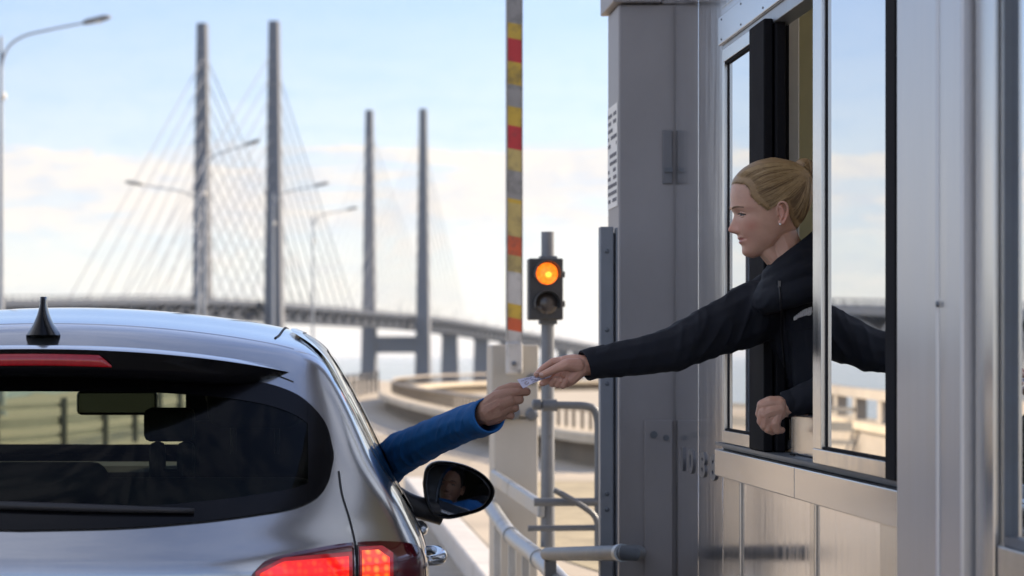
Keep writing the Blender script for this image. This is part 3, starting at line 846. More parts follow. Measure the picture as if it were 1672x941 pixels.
# sloping guard rail from the cabinet to the booth side
gr = thing('guard_rail', P(870, 930, 10), 'pale double guard rail sloping down from the barrier cabinet towards the booth', 'guard rail')
up = [P(806, 779, 11.0), P(842, 806, 10.3), P(884, 832, 9.5)]
lo = [P(800, 826, 11.0), P(834, 874, 10.2), P(880, 912, 9.2), P(935, 972, 8.2), P(960, 1010, 7.8)]
m = MB()
for a, b in zip(up, up[1:]): pass
m.bar(up[0], up[2], .03, .068); m.build('upper_rail', galv, gr, bevel=.01)
m = MB(); pipe(m, spline(lo, 24), .033, 14); auto_smooth(m.build('lower_rail', galv, gr))
m = MB(); a = np.array(lo[1]); t = np.array(lo[2]) - np.array(lo[1]); m.lathe(lo[1], t, [(-.02, .038), (.03, .038)], 16); auto_smooth(m.build('rail_collar', galv, gr)); m = MB(); m.lathe(lo[2], np.array(lo[3]) - np.array(lo[2]), [(-.02, .038), (.02, .038)], 16); auto_smooth(m.build('rail_collar', galv, gr))
for q in (P(812, 845, 10.8), P(836, 876, 10.15), P(858, 892, 9.7), P(905, 940, 8.8)):
    m = MB(); m.box(q.x - .016, q.x + .016, q.y - .016, q.y + .016, .14, q.z); m.build('post', galv, gr, bevel=.003)
# ------------------------------------------------------------ silver hatchback (hull from side, plan and end profiles)
CARX, TAIL = -0.63, 5.28
Tf = pchip([0, .3, .47, .8, 1.2, 1.6, 1.95, 2.15, 2.7, 2.85, 3.2, 3.6, 3.9, 4.1], [1.37, 1.405, 1.432, 1.468, 1.497, 1.492, 1.455, 1.36, 1.03, .985, .93, .86, .76, .6])
Rf = pchip([.1, .3, .55, .70, .88, .915, .955, 1.0, 1.32, 1.40, 1.6], [.12, .03, .0, .03, .012, .022, .055, .09, .40, .48, .70])
Wf = pchip([.1, .25, .5, .75, .88, .93, .98, 1.04, 1.1, 1.2, 1.3, 1.386, 1.45, 1.6], [.84, .89, .925, .935, .932, .918, .893, .868, .843, .795, .742, .690, .635, .50])
def hull(u, v, z):
    u = np.abs(u)
    tap = .075 * np.clip(1 - v/.9, 0, 1)**2 + .10 * np.clip((v - 3.0)/1.0, 0, 2)**2
    zz_ = np.clip((z - .98)/.17, 0, 1)
    tap = tap + .055*np.clip(1 - v/1.5, 0, 1)**1.5*zz_*zz_*(3 - 2*zz_)
    fs = [(u - (Wf(z) - tap)) * .93,
          (z - (Tf(v) - .16*u**2)) * .93,
          (Rf(z) + .20*(u/.8)**3 - v) * .85,
          (v - (3.98 - .35*(u/.9)**2 - .25*np.clip(z - .6, 0, 1))) * .95,
          (.2 - z)]
    k = .022
    mxx = np.maximum.reduce(fs)
    return mxx + k*np.log(sum(np.exp((f - mxx)/k) for f in fs))
def shoot(o, dr, tmax=3.0):
    """hull surface along rays o + t*dr (arrays), first exit from inside"""
    lo = np.zeros(len(o)); hi = np.full(len(o), tmax)
    for _ in range(34):
        mid = (lo + hi)/2
        p = o + dr*mid[:, None]
        ins = hull(p[:, 0], p[:, 1], p[:, 2]) < 0
        lo = np.where(ins, mid, lo); hi = np.where(ins, hi, mid)
    return o + dr*((lo + hi)/2)[:, None]
def cw(p):
    """car (u, v, z) -> world"""
    p = np.asarray(p, float)
    return p + np.array([CARX, TAIL, 0])
def hull_normal(p):
    e = 1e-4
    g = np.stack([hull(p[:, 0] + e*a, p[:, 1] + e*b, p[:, 2] + e*c) - hull(p[:, 0] - e*a, p[:, 1] - e*b, p[:, 2] - e*c)
                  for a, b, c in ((1, 0, 0), (0, 1, 0), (0, 0, 1))], 1)
    return g / np.linalg.norm(g, axis=1)[:, None]
AZ = .85
def proj_rear(a):     # (u, z) -> hull seen from behind
    a = np.asarray(a, float)
    o = np.stack([a[:, 0], np.full(len(a), 1.6), a[:, 1]], 1)
    return shoot(o, np.tile([0., -1, 0], (len(a), 1)))
def proj_front(a):
    a = np.asarray(a, float)
    o = np.stack([a[:, 0], np.full(len(a), 1.5), a[:, 1]], 1)
    return shoot(o, np.tile([0., 1, 0], (len(a), 1)))
def proj_side(a, sgn=1):   # (v, z)
    a = np.asarray(a, float)
    o = np.stack([np.zeros(len(a)), a[:, 0], a[:, 1]], 1)
    return shoot(o, np.tile([sgn, 0., 0], (len(a), 1)))
def proj_top(a):      # (u, v)
    a = np.asarray(a, float)
    o = np.stack([a[:, 0], a[:, 1], np.full(len(a), .9)], 1)
    return shoot(o, np.tile([0., 0, 1], (len(a), 1)))
def proj_diag(a):     # (w, z): w runs round the right rear corner, seen from behind-right at 40 degrees
    a = np.asarray(a, float)
    c, s = math.cos(rad(40)), math.sin(rad(40))
    o = np.stack([.45 + a[:, 0]*c - .25*s*0, .75 + a[:, 0]*s, a[:, 1]], 1)
    return shoot(o, np.tile([s, -c, 0.], (len(a), 1)))
car = thing('hatchback_car', (CARX, TAIL + 2.0, 0), 'silver hatchback car stopped beside the booth, seen from behind with its tail lamps lit', 'car')
paint = pmat('silver car paint', (0.50, 0.51, 0.52), 0.22, metal=0.9, var=0.015, scale=2, rvar=0.01, coat=1.0)
gloss_blk = pmat('gloss black trim', (0.004, 0.004, 0.005), 0.18, var=0.05, spec=.25)
satin_blk = pmat('satin black plastic', (0.014, 0.014, 0.016), 0.42, var=0.15, scale=30)
cabin = pmat('dark cabin lining', (0.012, 0.012, 0.013), 0.85, var=0.2, scale=20)
seat_m = pmat('black seat cloth', (0.009, 0.009, 0.010), 0.9, var=0.2, scale=40)
car_glass = glass_mat('tinted car glass', (0.50, 0.56, 0.46), 0.012)
screen_glass = glass_mat('windscreen glass', (0.78, 0.82, 0.76), 0.0)
# outlines ---------------------------------------------------------------
rw_u = [0, .2, .40, .52, .60, .655, .68, .690]
rw_top = pchip(rw_u, [1.326, 1.325, 1.315, 1.298, 1.272, 1.228, 1.188, 1.145])
rw_bot = pchip(rw_u, [.986, .990, 1.003, 1.016, 1.028, 1.050, 1.080, 1.120])
ws_top = pchip([0, .35, .60, .66], [1.385, 1.375, 1.335, 1.28])
ws_bot = pchip([0, .5, .70], [1.03, 1.035, 1.06])
belt = pchip([.55, .75, 1.2, 2.5], [1.20, 1.02, .985, .955])
dlo_top = pchip([.55, .75, 1.1, 1.5, 1.85, 2.2, 2.55], [1.22, 1.345, 1.395, 1.395, 1.365, 1.22, 1.02])
def in_rear(u, z, ins=0.0):
    u = abs(u); return u < .69 - ins and z < rw_top(u) - ins and z > rw_bot(u) + ins
def in_front(u, z, ins=0.0):
    u = abs(u); lim = .58 + .14*(1.36 - z)/.3
    return u < lim - ins and z < ws_top(u) - ins and z > ws_bot(u) + ins
WIN = [(.66, 1.22), (1.30, 2.42)]     # rear side window, front side window (v ranges)
def in_side(v, z, ins=0.0):
    for a, b in WIN:
        if a + ins < v < b - ins and belt(v) + ins < z < dlo_top(v) - ins: return True
    return False
# hull mesh ----------------------------------------------------------------
NT = 300
th = np.linspace(0, 2*np.pi, NT, endpoint=False)
rows_o, rows_d = [], []
for al in np.radians(np.linspace(1.2, 90, 78)):
    for t in th: pass
    rows_o.append(np.tile([0, .80, AZ], (NT, 1)))
    rows_d.append(np.stack([np.sin(al)*np.cos(th), np.full(NT, -np.cos(al)), np.sin(al)*np.sin(th)], 1))
for v in np.linspace(.80, 3.2, 150)[1:]:
    rows_o.append(np.tile([0, v, AZ - .12*(v - .8)/2.4], (NT, 1)))
    rows_d.append(np.stack([np.cos(th), np.zeros(NT), np.sin(th)], 1))
for al in np.radians(np.linspace(90, 178, 40))[1:]:
    rows_o.append(np.tile([0, 3.2, AZ - .12], (NT, 1)))
    rows_d.append(np.stack([np.sin(al)*np.cos(th), np.full(NT, -np.cos(al)), np.sin(al)*np.sin(th)], 1))
O_ = np.concatenate(rows_o); D_ = np.concatenate(rows_d)
HP = shoot(O_, D_)
HN = hull_normal(HP)
NR = len(rows_o)
ARCH = [(.62, .33), (3.12, .33)]
def keep(p, nrm, inner):
    u, v, z = p
    ins = .016 if not inner else .008
    if nrm[1] < -.15 and v < .7 and in_rear(u, z, ins): return False
    if nrm[1] > .15 and v > 1.6 and in_front(u, z, ins): return False
    if abs(nrm[0]) > .4 and in_side(v, z, ins): return False
    if abs(u) > .6 and z < .8:
        for a, b in ARCH:
            if (v - a)**2 + (z - b)**2 < .345**2: return False
    return True
def hull_mesh(off, inner):
    Q = HP - HN*off
    bm = bmesh.new()
    W_ = cw(Q)
    vs = [bm.verts.new(w) for w in W_]
    for r in range(NR - 1):
        for k in range(NT):
            ids = (r*NT + k, r*NT + (k+1) % NT, (r+1)*NT + (k+1) % NT, (r+1)*NT + k)
            c = HP[list(ids)].mean(0); nn = HN[ids[0]]
            if keep(c, nn, inner):
                f = bm.faces.new([vs[i] for i in (ids[::-1] if inner else ids)])
                f.smooth = True
    bm.faces.new([vs[k] for k in range(NT)][::-1])
    bm.faces.new([vs[(NR-1)*NT + k] for k in range(NT)])
    bmesh.ops.delete(bm, geom=[v for v in bm.verts if not v.link_faces], context='VERTS')
    me = bpy.data.meshes.new('hull'); bm.to_mesh(me); bm.free()
    return me
body = put('body', hull_mesh(0, False), paint, car)
liner = put('cabin_lining', hull_mesh(.02, True), cabin, car)
def patch(name, mat, grid2d, proj, off, parent=car, thick=0.0):
    """rows of 2-D points -> sheet lying on the hull, lifted by off"""
    g = np.array(grid2d, float); a, b = g.shape[:2]
    p = proj(g.reshape(-1, 2)); nn = hull_normal(p)
    w = cw(p + nn*off).reshape(a, b, 3)
    m = MB(); m.grid(w)
    if thick:
        w2 = cw(p + nn*(off - thick)).reshape(a, b, 3)
        edge = lambda W: np.concatenate([W[0], W[1:, -1], W[-1, ::-1][1:], W[1:-1, 0][::-1]])
        e1, e2 = edge(w), edge(w2)
        m.grid([list(e1), list(e2)], closed=True)
        bmesh.ops.remove_doubles(m.bm, verts=m.bm.verts, dist=1e-5)
    o = m.build(name, mat, parent, smooth=True)
    return o
def region(us, top, bot, n=24, ins_t=0, ins_b=0):
    return [[(u, bot(u) + ins_b + (top(u) - ins_t - bot(u) - ins_b)*t) for t in np.linspace(0, 1, n)] for u in us]
au = lambda f: (lambda u: float(f(abs(u))))
# tailgate glass with its wide black print
us = np.concatenate([np.linspace(-.690, -.60, 14), np.linspace(-.59, .59, 60), np.linspace(.60, .690, 14)])
rg = patch('rear_window', car_glass, region(us, au(rw_top), au(rw_bot), 24), proj_rear, .003)
lin = lambda a, b, n: list(np.linspace(a, b, n))
uw = lin(-.672, .672, 90)
patch('window_surround', gloss_blk, [[(u, float(rw_top(abs(u))) + .006 - .050*t) for t in lin(0, 1, 6)] for u in uw], proj_rear, .0045)
patch('window_surround', gloss_blk, [[(u, float(rw_bot(abs(u))) - .006 + .042*t) for t in lin(0, 1, 6)] for u in uw], proj_rear, .0050)
for sg in (1, -1):
    patch('window_surround', gloss_blk, [[(sg*u, float(rw_bot(u)) - .004 + (float(rw_top(u)) - float(rw_bot(u)) + .008)*t) for t in lin(0, 1, 16)] for u in lin(.632, .692, 14)], proj_rear, .0056)
# windscreen
us = np.linspace(-.72, .72, 60)
def ws_b(u): return float(ws_bot(abs(u)))
def ws_t(u):
    u = abs(u); zl = 1.36 - (u - .58)/.14*.3
    return max(min(float(ws_top(min(u, .66))), zl), ws_b(u) + .002)
patch('windscreen', screen_glass, region(us, ws_t, ws_b, 16), proj_front, .002)
patch('windscreen_print', cabin, region(lin(-.70, .70, 50), lambda u: ws_b(u) + .045, ws_b, 5), proj_front, .004)
# side glass: right front window is down; the others are closed
def side_rows(a, b, n=30, m_=14): return [[(v, float(belt(v)) + (float(dlo_top(v)) - float(belt(v)))*t) for t in np.linspace(0, 1, m_)] for v in np.linspace(a, b, n)]
for sg, wins in ((1, WIN[:1]), (-1, WIN)):
    for a, b in wins:
        patch('side_window', car_glass, side_rows(a, b), lambda q, s=sg: proj_side(q, s), .001)
# window surrounds and pillar trims
def strip2(path, w, n=60):
    c = spline(path, n); rows = []
    for i, p in enumerate(c):
        t = c[min(i+1, n-1)] - c[max(i-1, 0)]; nn = np.array([-t[1], t[0]])/np.hypot(*t)
        rows.append([p + nn*w*k for k in (-.5, -.17, .17, .5)])
    return rows
chrome = pmat('bright trim', (0.62, 0.63, 0.65), 0.14, metal=1.0, var=0.03)
for sg in (1, -1):
    pj = lambda q, s=sg: proj_side(q, s)
    vv = np.linspace(.62, 2.46, 30)
    patch('window_frame', gloss_blk, strip2([(v, float(dlo_top(v)) + .008) for v in vv], .045), pj, .005)
    patch('window_frame', gloss_blk, strip2([(v, float(belt(v)) - .006) for v in vv], .040), pj, .005)
    patch('window_frame', gloss_blk, strip2([(.635, 1.12), (.64, 1.19), (.655, 1.27)], .05), pj, .006)
    patch('pillar_trim', gloss_blk, strip2([(1.26, .965), (1.26, 1.2), (1.26, 1.41)], .125), pj, .0055)
    patch('window_bead', chrome, strip2([(v, float(dlo_top(v)) + .034) for v in vv], .010), pj, .007)
    patch('window_bead', chrome, strip2([(v, float(belt(v)) - .030) for v in vv], .010), pj, .007)
# shut lines as fine dark seams lying in the surface
seam_m = pmat('shut line', (0.006, 0.006, 0.007), 0.6)
def seam(path, proj, r=.0028, n=60):
    q = spline(path, n); p = proj(q)
    m = MB(); m.tube(cw(p), r, 6); return m.build('shut_line', seam_m, body, smooth=True)
for sg in (1, -1):
    seam([(sg*.705, 1.10), (sg*.712, 1.05), (sg*.730, .99), (sg*.742, .93), (sg*.745, .86), (sg*.735, .70), (sg*.72, .55)], proj_rear)
    seam([(sg*.553, .72), (sg*.565, .9), (sg*.58, 1.4), (sg*.57, 1.95)], proj_top, .0035)
    seam([(1.26, 1.40), (1.265, .95), (1.27, .6), (1.25, .32)], lambda q, s=sg: proj_side(q, s))
    seam([(.80, 1.02), (.86, .9), (.98, .7), (1.0, .4)], lambda q, s=sg: proj_side(q, s))
    seam([(2.45, .95), (2.47, .7), (2.46, .32)], lambda q, s=sg: proj_side(q, s))
seam([(-.6, .62), (0, .60), (.6, .62)], proj_rear)
# character crease under the rear glass, number plate recess and bumper
patch('bumper_trim', satin_blk, [[(u, z) for z in np.linspace(.24, .40, 8)] for u in np.linspace(-.7, .7, 40)], proj_rear, .006)
patch('plate', pmat('blank plate', (0.6, 0.6, 0.58), 0.4), [[(u, z) for z in np.linspace(.66, .77, 5)] for u in np.linspace(-.26, .26, 12)], proj_rear, .008, thick=.006)
# tail lamps: dark red shell, lit red block on the tailgate, lit amber-red block on the wing
lens_dark = pmat('tail lamp shell', (0.09, 0.004, 0.010), 0.08, var=0.1, coat=1.0)
def led(name, c0, c1, strength, sc):
    m = bpy.data.materials.new(name); m.use_nodes = True
    nn, ll = m.node_tree.nodes, m.node_tree.links
    b = nn['Principled BSDF']; b.inputs['Base Color'].default_value = (*[v*.4 for v in c0], 1); b.inputs['Roughness'].default_value = .12; b.inputs['Coat Weight'].default_value = 1
    g = nn.new('ShaderNodeTexCoord'); vz = nn.new('ShaderNodeTexVoronoi'); vz.inputs['Scale'].default_value = sc; vz.inputs['Randomness'].default_value = .25
    ll.new(g.outputs['Object'], vz.inputs['Vector'])
    rp = nn.new('ShaderNodeMapRange'); rp.inputs['From Min'].default_value = .1; rp.inputs['From Max'].default_value = .55; rp.inputs['To Min'].default_value = 1; rp.inputs['To Max'].default_value = 0
    ll.new(vz.outputs['Distance'], rp.inputs['Value'])
    mx = nn.new('ShaderNodeMix'); mx.data_type = 'RGBA'; mx.inputs[6].default_value = (*c0, 1); mx.inputs[7].default_value = (*c1, 1)
    ll.new(rp.outputs[0], mx.inputs[0]); ll.new(mx.outputs[2], b.inputs['Emission Color'])
    b.inputs['Emission Strength'].default_value = strength
    return m
led_r = led('red lamp lit', (.70, .006, .006), (1.0, .05, .008), .72, 62)
led_a = led('inner lamp lit', (.80, .022, .004), (1.0, .22, .015), .82, 52)
glow_m = pmat('red lamp glow', (.16, .004, .008), .1, coat=1, emit=(.6, .003, .004), estr=.18)  # glow falloff round the lit blocks, put in as a dim emissive margin
tl_u = [.500, .510, .540, .58, .63, .73, .84]
tl_top = pchip(tl_u, [.868, .884, .913, .923, .931, .942, .943])
tl_bot = pchip([.50, .53, .6, .7, .84], [.864, .83, .80, .785, .78])
for sg in (1, -1):
    lamp = patch('tail_light', lens_dark, [[(sg*u, float(tl_bot(u)) + (float(tl_top(u)) - float(tl_bot(u)))*t) for t in np.linspace(0, 1, 14)] for u in np.linspace(.500, .736, 40)], proj_rear, .006, thick=.01)
    lamp['label'] = 'tail lamp with red light lit'
    wing = patch('wing_lamp', lens_dark, [[(sg*u, float(tl_bot(u)) + (float(tl_top(u)) - float(tl_bot(u)))*t) for t in np.linspace(0, 1, 14)] for u in np.linspace(.744, .80, 12)], proj_rear, .006, lamp)
    def sd(q, s=sg): return proj_side(q, s)
    p0 = proj_rear(np.array([[sg*.80, .87]]))[0]
    v0 = p0[1]
    patch('wing_lamp', lens_dark, [[(v, .785 + (t)*(.943 - .785 - .11*((v - v0)/.30)**2)) for t in np.linspace(0, 1, 12)] for v in np.linspace(v0 - .004, v0 + .30, 24)], sd, .006, lamp)
    ia = [[(sg*u, .80 + .005 + (min(.914 + (u - .7)*.04, .897 + (u - .55)*.45) - .805)*t) for t in np.linspace(0, 1, 10)] for u in np.linspace(.525, .722, 30)]
    halo = [[(sg*u, .795 + (min(.922 + (u - .7)*.04, .905 + (u - .55)*.45) - .795)*t) for t in np.linspace(0, 1, 10)] for u in np.linspace(.516, .730, 30)]
    patch('lamp_glow', glow_m, halo, proj_rear, .0075, lamp)
    patch('lamp_glow', glow_m, [[(sg*u, .80 + (.932 - .80 - .02*max(0, (u - .80)/.03))*t) for t in np.linspace(0, 1, 10)] for u in np.linspace(.747, .824, 16)], proj_rear, .0075, lamp)
    patch('red_lamp', led_r, ia, proj_rear, .0085, lamp)
    p1 = [[(sg*u, .805 + (.924 - .805 - .02*max(0, (u - .79)/.03))*t) for t in np.linspace(0, 1, 10)] for u in np.linspace(.752, .815, 16)]
    patch('inner_lamp', led_a, p1, proj_rear, .0085, lamp)
# spoiler over the tailgate glass
sp = MB()
uu = np.linspace(-.60, .60, 61)
def roofz(u, v): return float(proj_top(np.array([[u, v]]))[0][2])
rows_t, rows_b = [], []
for u in uu:
    f = 1 - (abs(u)/.60)**6
    e = .27*(abs(u)/.60)**2.6
    rv = .235 + e
    zt = 1.388 - .125*u*u - .012*(abs(u)/.6)**4
    z1 = roofz(u, .60) + .0015
    z05 = roofz(u, .47) + .0015
    rows_t.append([(u, .60, z1), (u, .47, z05), (u, .38 + e*.5, .5*z05 + .5*zt + .006), (u, rv + .03, zt + .004), (u, rv, zt - .004)])
    zb = zt - .052*f - .012
    rows_b.append([(u, rv, zt - .005), (u, rv + .006, zt - .02), (u, rv + .016, zb + .004), (u, rv + .03, zb - .004), (u, .42 + e*.4, float(rw_top(min(abs(u), .6))) - .004)])
m = MB(); m.grid(cw(np.array(rows_t))); top = m.build('spoiler_top', paint, car, smooth=True)
m = MB(); m.grid(cw(np.array(rows_b))); spb = m.build('spoiler', gloss_blk, car, smooth=True)
# high brake lamp in the spoiler edge
bl_m = pmat('brake lamp lens', (0.16, 0.004, 0.008), 0.15, var=0.3, scale=60, coat=1, emit=(.75, .004, .012), estr=.06)
m = MB(); rows = []
for u in np.linspace(-.185, .185, 40):
    e = .27*(abs(u)/.60)**2.6; rv = .235 + e; zt = 1.388 - .125*u*u
    sh = min(1, (.185 - abs(u))/.03 + .12)
    z0, z1 = zt - .042, zt - .042 + .026*sh
    rows.append([(u, rv + .004, z0), (u, rv - .001, z0 + .002), (u, rv - .001, z1), (u, rv + .004, z1 + .001)])
m.grid(cw(np.array(rows))); m.build('brake_light', bl_m, spb, smooth=True)
# roof aerial, wiper
m = MB()
az = roofz(0, .52) - .004
rows = []
for t in np.linspace(0, 1, 12):
    z = az + .092*t
    w = .035*(1 - t)**2.1 + .0075
    v0_, v1_ = .44 + .055*t, .62 - .08*t**.6
    rows.append([cw((w*math.cos(a)*(1 if 1 else 0), (v0_+v1_)/2 + (v1_-v0_)/2*math.sin(a), z)) for a in np.linspace(0, 2*math.pi, 20, endpoint=False)])
vs = m.grid(rows, closed=True); m.bm.faces.new(vs[-1])
m.build('aerial_fin', gloss_blk, car, smooth=True)
m = MB()
wp = cw(proj_rear(np.array([(u, 1.075 - .095*((u + .05)/.5)) if False else (u, 1.040 - .03*(u + .2)**1) for u in np.linspace(-.36, .38, 24)])) + np.array([0, -.016, 0]))
m.tube(wp, [.006 + .004*math.sin(math.pi*i/23) for i in range(24)], 8)
wpo = m.build('wiper', pmat('wiper grey', (0.022, 0.022, 0.025), 0.5), car, smooth=True)
m = MB(); m.lathe(cw(proj_rear(np.array([(-.36, 1.05)]))[0] + np.array([0, .0, 0])), (0, -1, .5), [(-.01, .03), (.02, .028), (.03, .015)], 14); m.build('wiper_cap', satin_blk, wpo, smooth=True)
# door handles
for sg in (1, -1):
    for v0 in (.98, 1.95):
        a = proj_side(np.array([[v0 - .10, .845], [v0 + .10, .855]]), sg)
        c = spline([a[0] + [sg*.004, 0, 0], a[0] + [sg*.034, .03, .002], (a[0] + a[1])/2 + [sg*.044, 0, .002], a[1] + [sg*.034, -.03, .002], a[1] + [sg*.004, 0, 0]], 20)
        m = MB(); m.tube(cw(c), [.012 + .006*math.sin(math.pi*i/19) for i in range(20)], 10)
        m.build('door_handle', paint, car, smooth=True)
# cabin: seats, head restraints, dash, mirror
def soft(mb_, c, h, r=.05):
    pass
def cushion(name, x, y, z, hx, hy, hz, par=car, tilt=0.0, mat=seat_m, bev=.05):
    m = MB(); m.box(-hx, hx, -hy, hy, -hz, hz)
    me = m.mesh(bev, 4)
    me.transform(Matrix.Translation((x, y, z)) @ Matrix.Rotation(tilt, 4, 'X'))
    return put(name, me, mat, par, smooth=True)
for sx in (.49, -.46):
    x = CARX + sx
    st = cushion('front_seat', x, TAIL + 1.42, .86, .20, .07, .33, tilt=-.16)
    cushion('seat_base', x, TAIL + 1.72, .52, .26, .28, .09, st)
    cushion('head_restraint', x, TAIL + 1.32, 1.255, .13, .05, .085, st, bev=.045)
    m = MB(); m.tube([(x - .06, TAIL + 1.34, 1.1), (x - .06, TAIL + 1.33, 1.25)], .008); m.tube([(x + .06, TAIL + 1.34, 1.1), (x + .06, TAIL + 1.33, 1.25)], .008); m.build('restraint_posts', satin_blk, st)
rb = cushion('rear_seat', CARX, TAIL + .62, .80, .66, .08, .27, tilt=-.2)
for sx in (-.45, .0):
    cushion('rear_restraint', CARX + sx, TAIL + .60, 1.085 if sx else 1.06, .15, .045, .05, rb, bev=.04)
# raised restraint with an open loop, right of centre
m = MB()
x0, x1, zt, zb = P(236, 0, 6.0).x, P(318, 0, 6.0).x, P(0, 666, 6.0).z, P(0, 790, 6.0).z
hx0, hx1, hz0, hz1 = P(270, 0, 6.0).x, P(289, 0, 6.0).x, P(0, 766, 6.0).z, P(0, 722, 6.0).z
m.box(x0, x1, 5.96, 6.05, hz1 + .002, zt); m.box(x0 + .012, hx0, 5.97, 6.04, zb, hz1 + .001); m.box(hx1, x1, 5.97, 6.04, zb, hz1 + .001); m.box(x0 + .012, x1, 5.97, 6.04, zb - .2, hz0)
m.build('loop_restraint', seat_m, rb, bevel=.016)
m = MB(); m.box(CARX - .48, CARX + .48, TAIL + .22, TAIL + .55, .93, .955); m.build('parcel_shelf', cabin, car, bevel=.008)
m = MB(); m.box(CARX - .76, CARX + .76, TAIL + 2.12, TAIL + 2.55, .62, 1.028); m.build('dashboard', cabin, car, bevel=.06)
m = MB(); m.box(CARX - .74, CARX + .74, TAIL + .2, TAIL + 2.6, .22, .30); m.build('cabin_floor', cabin, car)
m = MB(); sw = MB()
cen = Vector((CARX + .40, TAIL + 2.02, .93)); axs = Vector((0, -.9, .42)).normalized()
u_ = axs.orthogonal().normalized(); v_2 = axs.cross(u_)
sw.tube([cen + (u_*math.cos(a) + v_2*math.sin(a))*.18 for a in np.linspace(0, 2*math.pi, 40)], .014, 8, cap=False)
sw.bar(cen - u_*.18, cen + u_*.18, .03, .02); sw.lathe(cen, -axs, [(0, .05), (.2, .04)], 12)
sw.build('steering_wheel', satin_blk, car, smooth=False)
m = MB(); m.box(CARX + .27, CARX + .66, TAIL + 1.93, TAIL + 1.95, 1.165, 1.36); m.build('sun_visor', cabin, car, bevel=.008)  # folded-down visor added to cover a bright gap beside the driver
rv = MB()
a, b = P(125, 638, 7.15), P(257, 678, 7.15)
rv.box(a.x, b.x, 7.14, 7.17, b.z, a.z)
im = rv.build('interior_mirror', satin_blk, car, bevel=.014)
m = MB(); m.box(a.x + .008, b.x - .008, 7.1365, 7.139, b.z + .008, a.z - .008); m.build('mirror_glass', pmat('dimmed mirror', (.06, .065, .06), .05, metal=1), im)
m = MB(); m.tube([((a.x+b.x)/2, 7.17, a.z - .01), ((a.x+b.x)/2, 7.26, a.z + .05)], .012); m.box(P(128,0,7.2).x, P(258,0,7.2).x, 7.05, 7.32, a.z + .004, a.z + .05); m.build('mirror_mount', cabin, im)
# door mirrors
MD = 7.28
mm_out = [(691, 790), (696, 765), (712, 754), (740, 755), (768, 763), (792, 777), (807, 797), (805, 815), (790, 832), (762, 842), (730, 848), (706, 840), (695, 818)]
def mirror_housing(sg):
    ring = spline([P(x, y, MD) for x, y in mm_out + mm_out[:1]], 61)[:-1]
    c = ring.mean(0)
    rows = []
    for dep, s in ((.012, .90), (-.004, .965), (.0, 1.0), (.03, 1.01), (.06, .96), (.09, .80), (.108, .5), (.112, .12)):
        q = c + (ring - c)*s; q[:, 1] += dep; rows.append(q)
    def fl(q):
        q = np.array(q)
        if sg < 0: q[..., 0] = 2*CARX - q[..., 0]
        return q
    m = MB(); vs = m.grid([fl(r) for r in rows], closed=True); m.bm.faces.new(vs[-1])
    ho = m.build('door_mirror', satin_blk if False else gloss_blk, car, smooth=True)
    m = MB()
    arm = [proj_side(np.array([[2.02, .965]]))[0] + np.array([-.04, 0, 0])]
    p_in = cw(arm[0]); p_out = np.array(P(722, 838, MD + .05))
    m.tube([tuple(fl(p)) for p in spline([p_in, (p_in + p_out)/2 + [0, 0, -.012], p_out], 12)], [.036, .036, .035, .034, .033, .033, .033, .034, .035, .036, .037, .038], 12)
    m.build('mirror_arm', satin_blk, ho, smooth=True)
    # the glass leans so that it shows the camera side what sits behind the wheel
    gc = np.array(c) + np.array([0, .010, 0])
    head = np.array((HEAD_DRV[0] + .04, HEAD_DRV[1], HEAD_DRV[2] - .03) if sg > 0 else (CARX - .1, TAIL + 1.5, 1.1)); eye = np.array([0, 0, EYE])
    d1 = (head - gc)/np.linalg.norm(head - gc); d2 = (eye - gc)/np.linalg.norm(eye - gc)
    nr = d1 + d2; nr /= np.linalg.norm(nr)
    if sg < 0: nr = np.array([.12, -.99, 0.0]); nr = nr/np.linalg.norm(nr)*np.array([-1, 1, 1])
    q = c + (ring - c)*.84; q[:, 0] -= .002
    pl = []
    for p in q:
        dy = -(nr[0]*(p[0] - gc[0]) + nr[2]*(p[2] - gc[2]))/nr[1]
        pl.append((p[0], gc[1] + dy*(1 if sg > 0 else 1), p[2]))
    pl = np.array(pl); cc_ = pl.mean(0)
    m = MB(); rws = []
    for k_ in (1, .85, .7, .55, .4, .25, .12, .01):      # slightly convex, as door mirrors are
        q_ = cc_ + (pl - cc_)*k_
        rr_ = np.linalg.norm(q_ - cc_, axis=1)
        q_[:, 1] -= (.0075 - rr_**2/(2*1.9))
        rws.append(fl(q_))
    vs = m.grid(rws, closed=True); m.bm.faces.new(vs[-1])
    g = m.build('mirror_glass', pmat('door mirror glass', (.62, .66, .70), .0, metal=1, rvar=0) if sg > 0 else MATS['door mirror glass'], ho, smooth=True)
    m = MB(); m.grid([fl(c + (ring - c)*.91 + [0, .013, 0]), fl(cc_ + (pl - cc_)*1.004 - [0, .003, 0])], closed=True); m.build('mirror_rim', satin_blk, ho, smooth=True)
    if sg > 0:
        q = P(805, 806, MD); m = MB(); m.ball((q.x + .001, MD + .02, q.z), .009, (.5, 1, .9)); m.build('repeater_lamp', pmat('clear lens', (.5, .5, .5), .1), ho, smooth=True)
HEAD_DRV = (CARX + .43, TAIL + 1.56, 1.25)
mirror_housing(1); mirror_housing(-1)
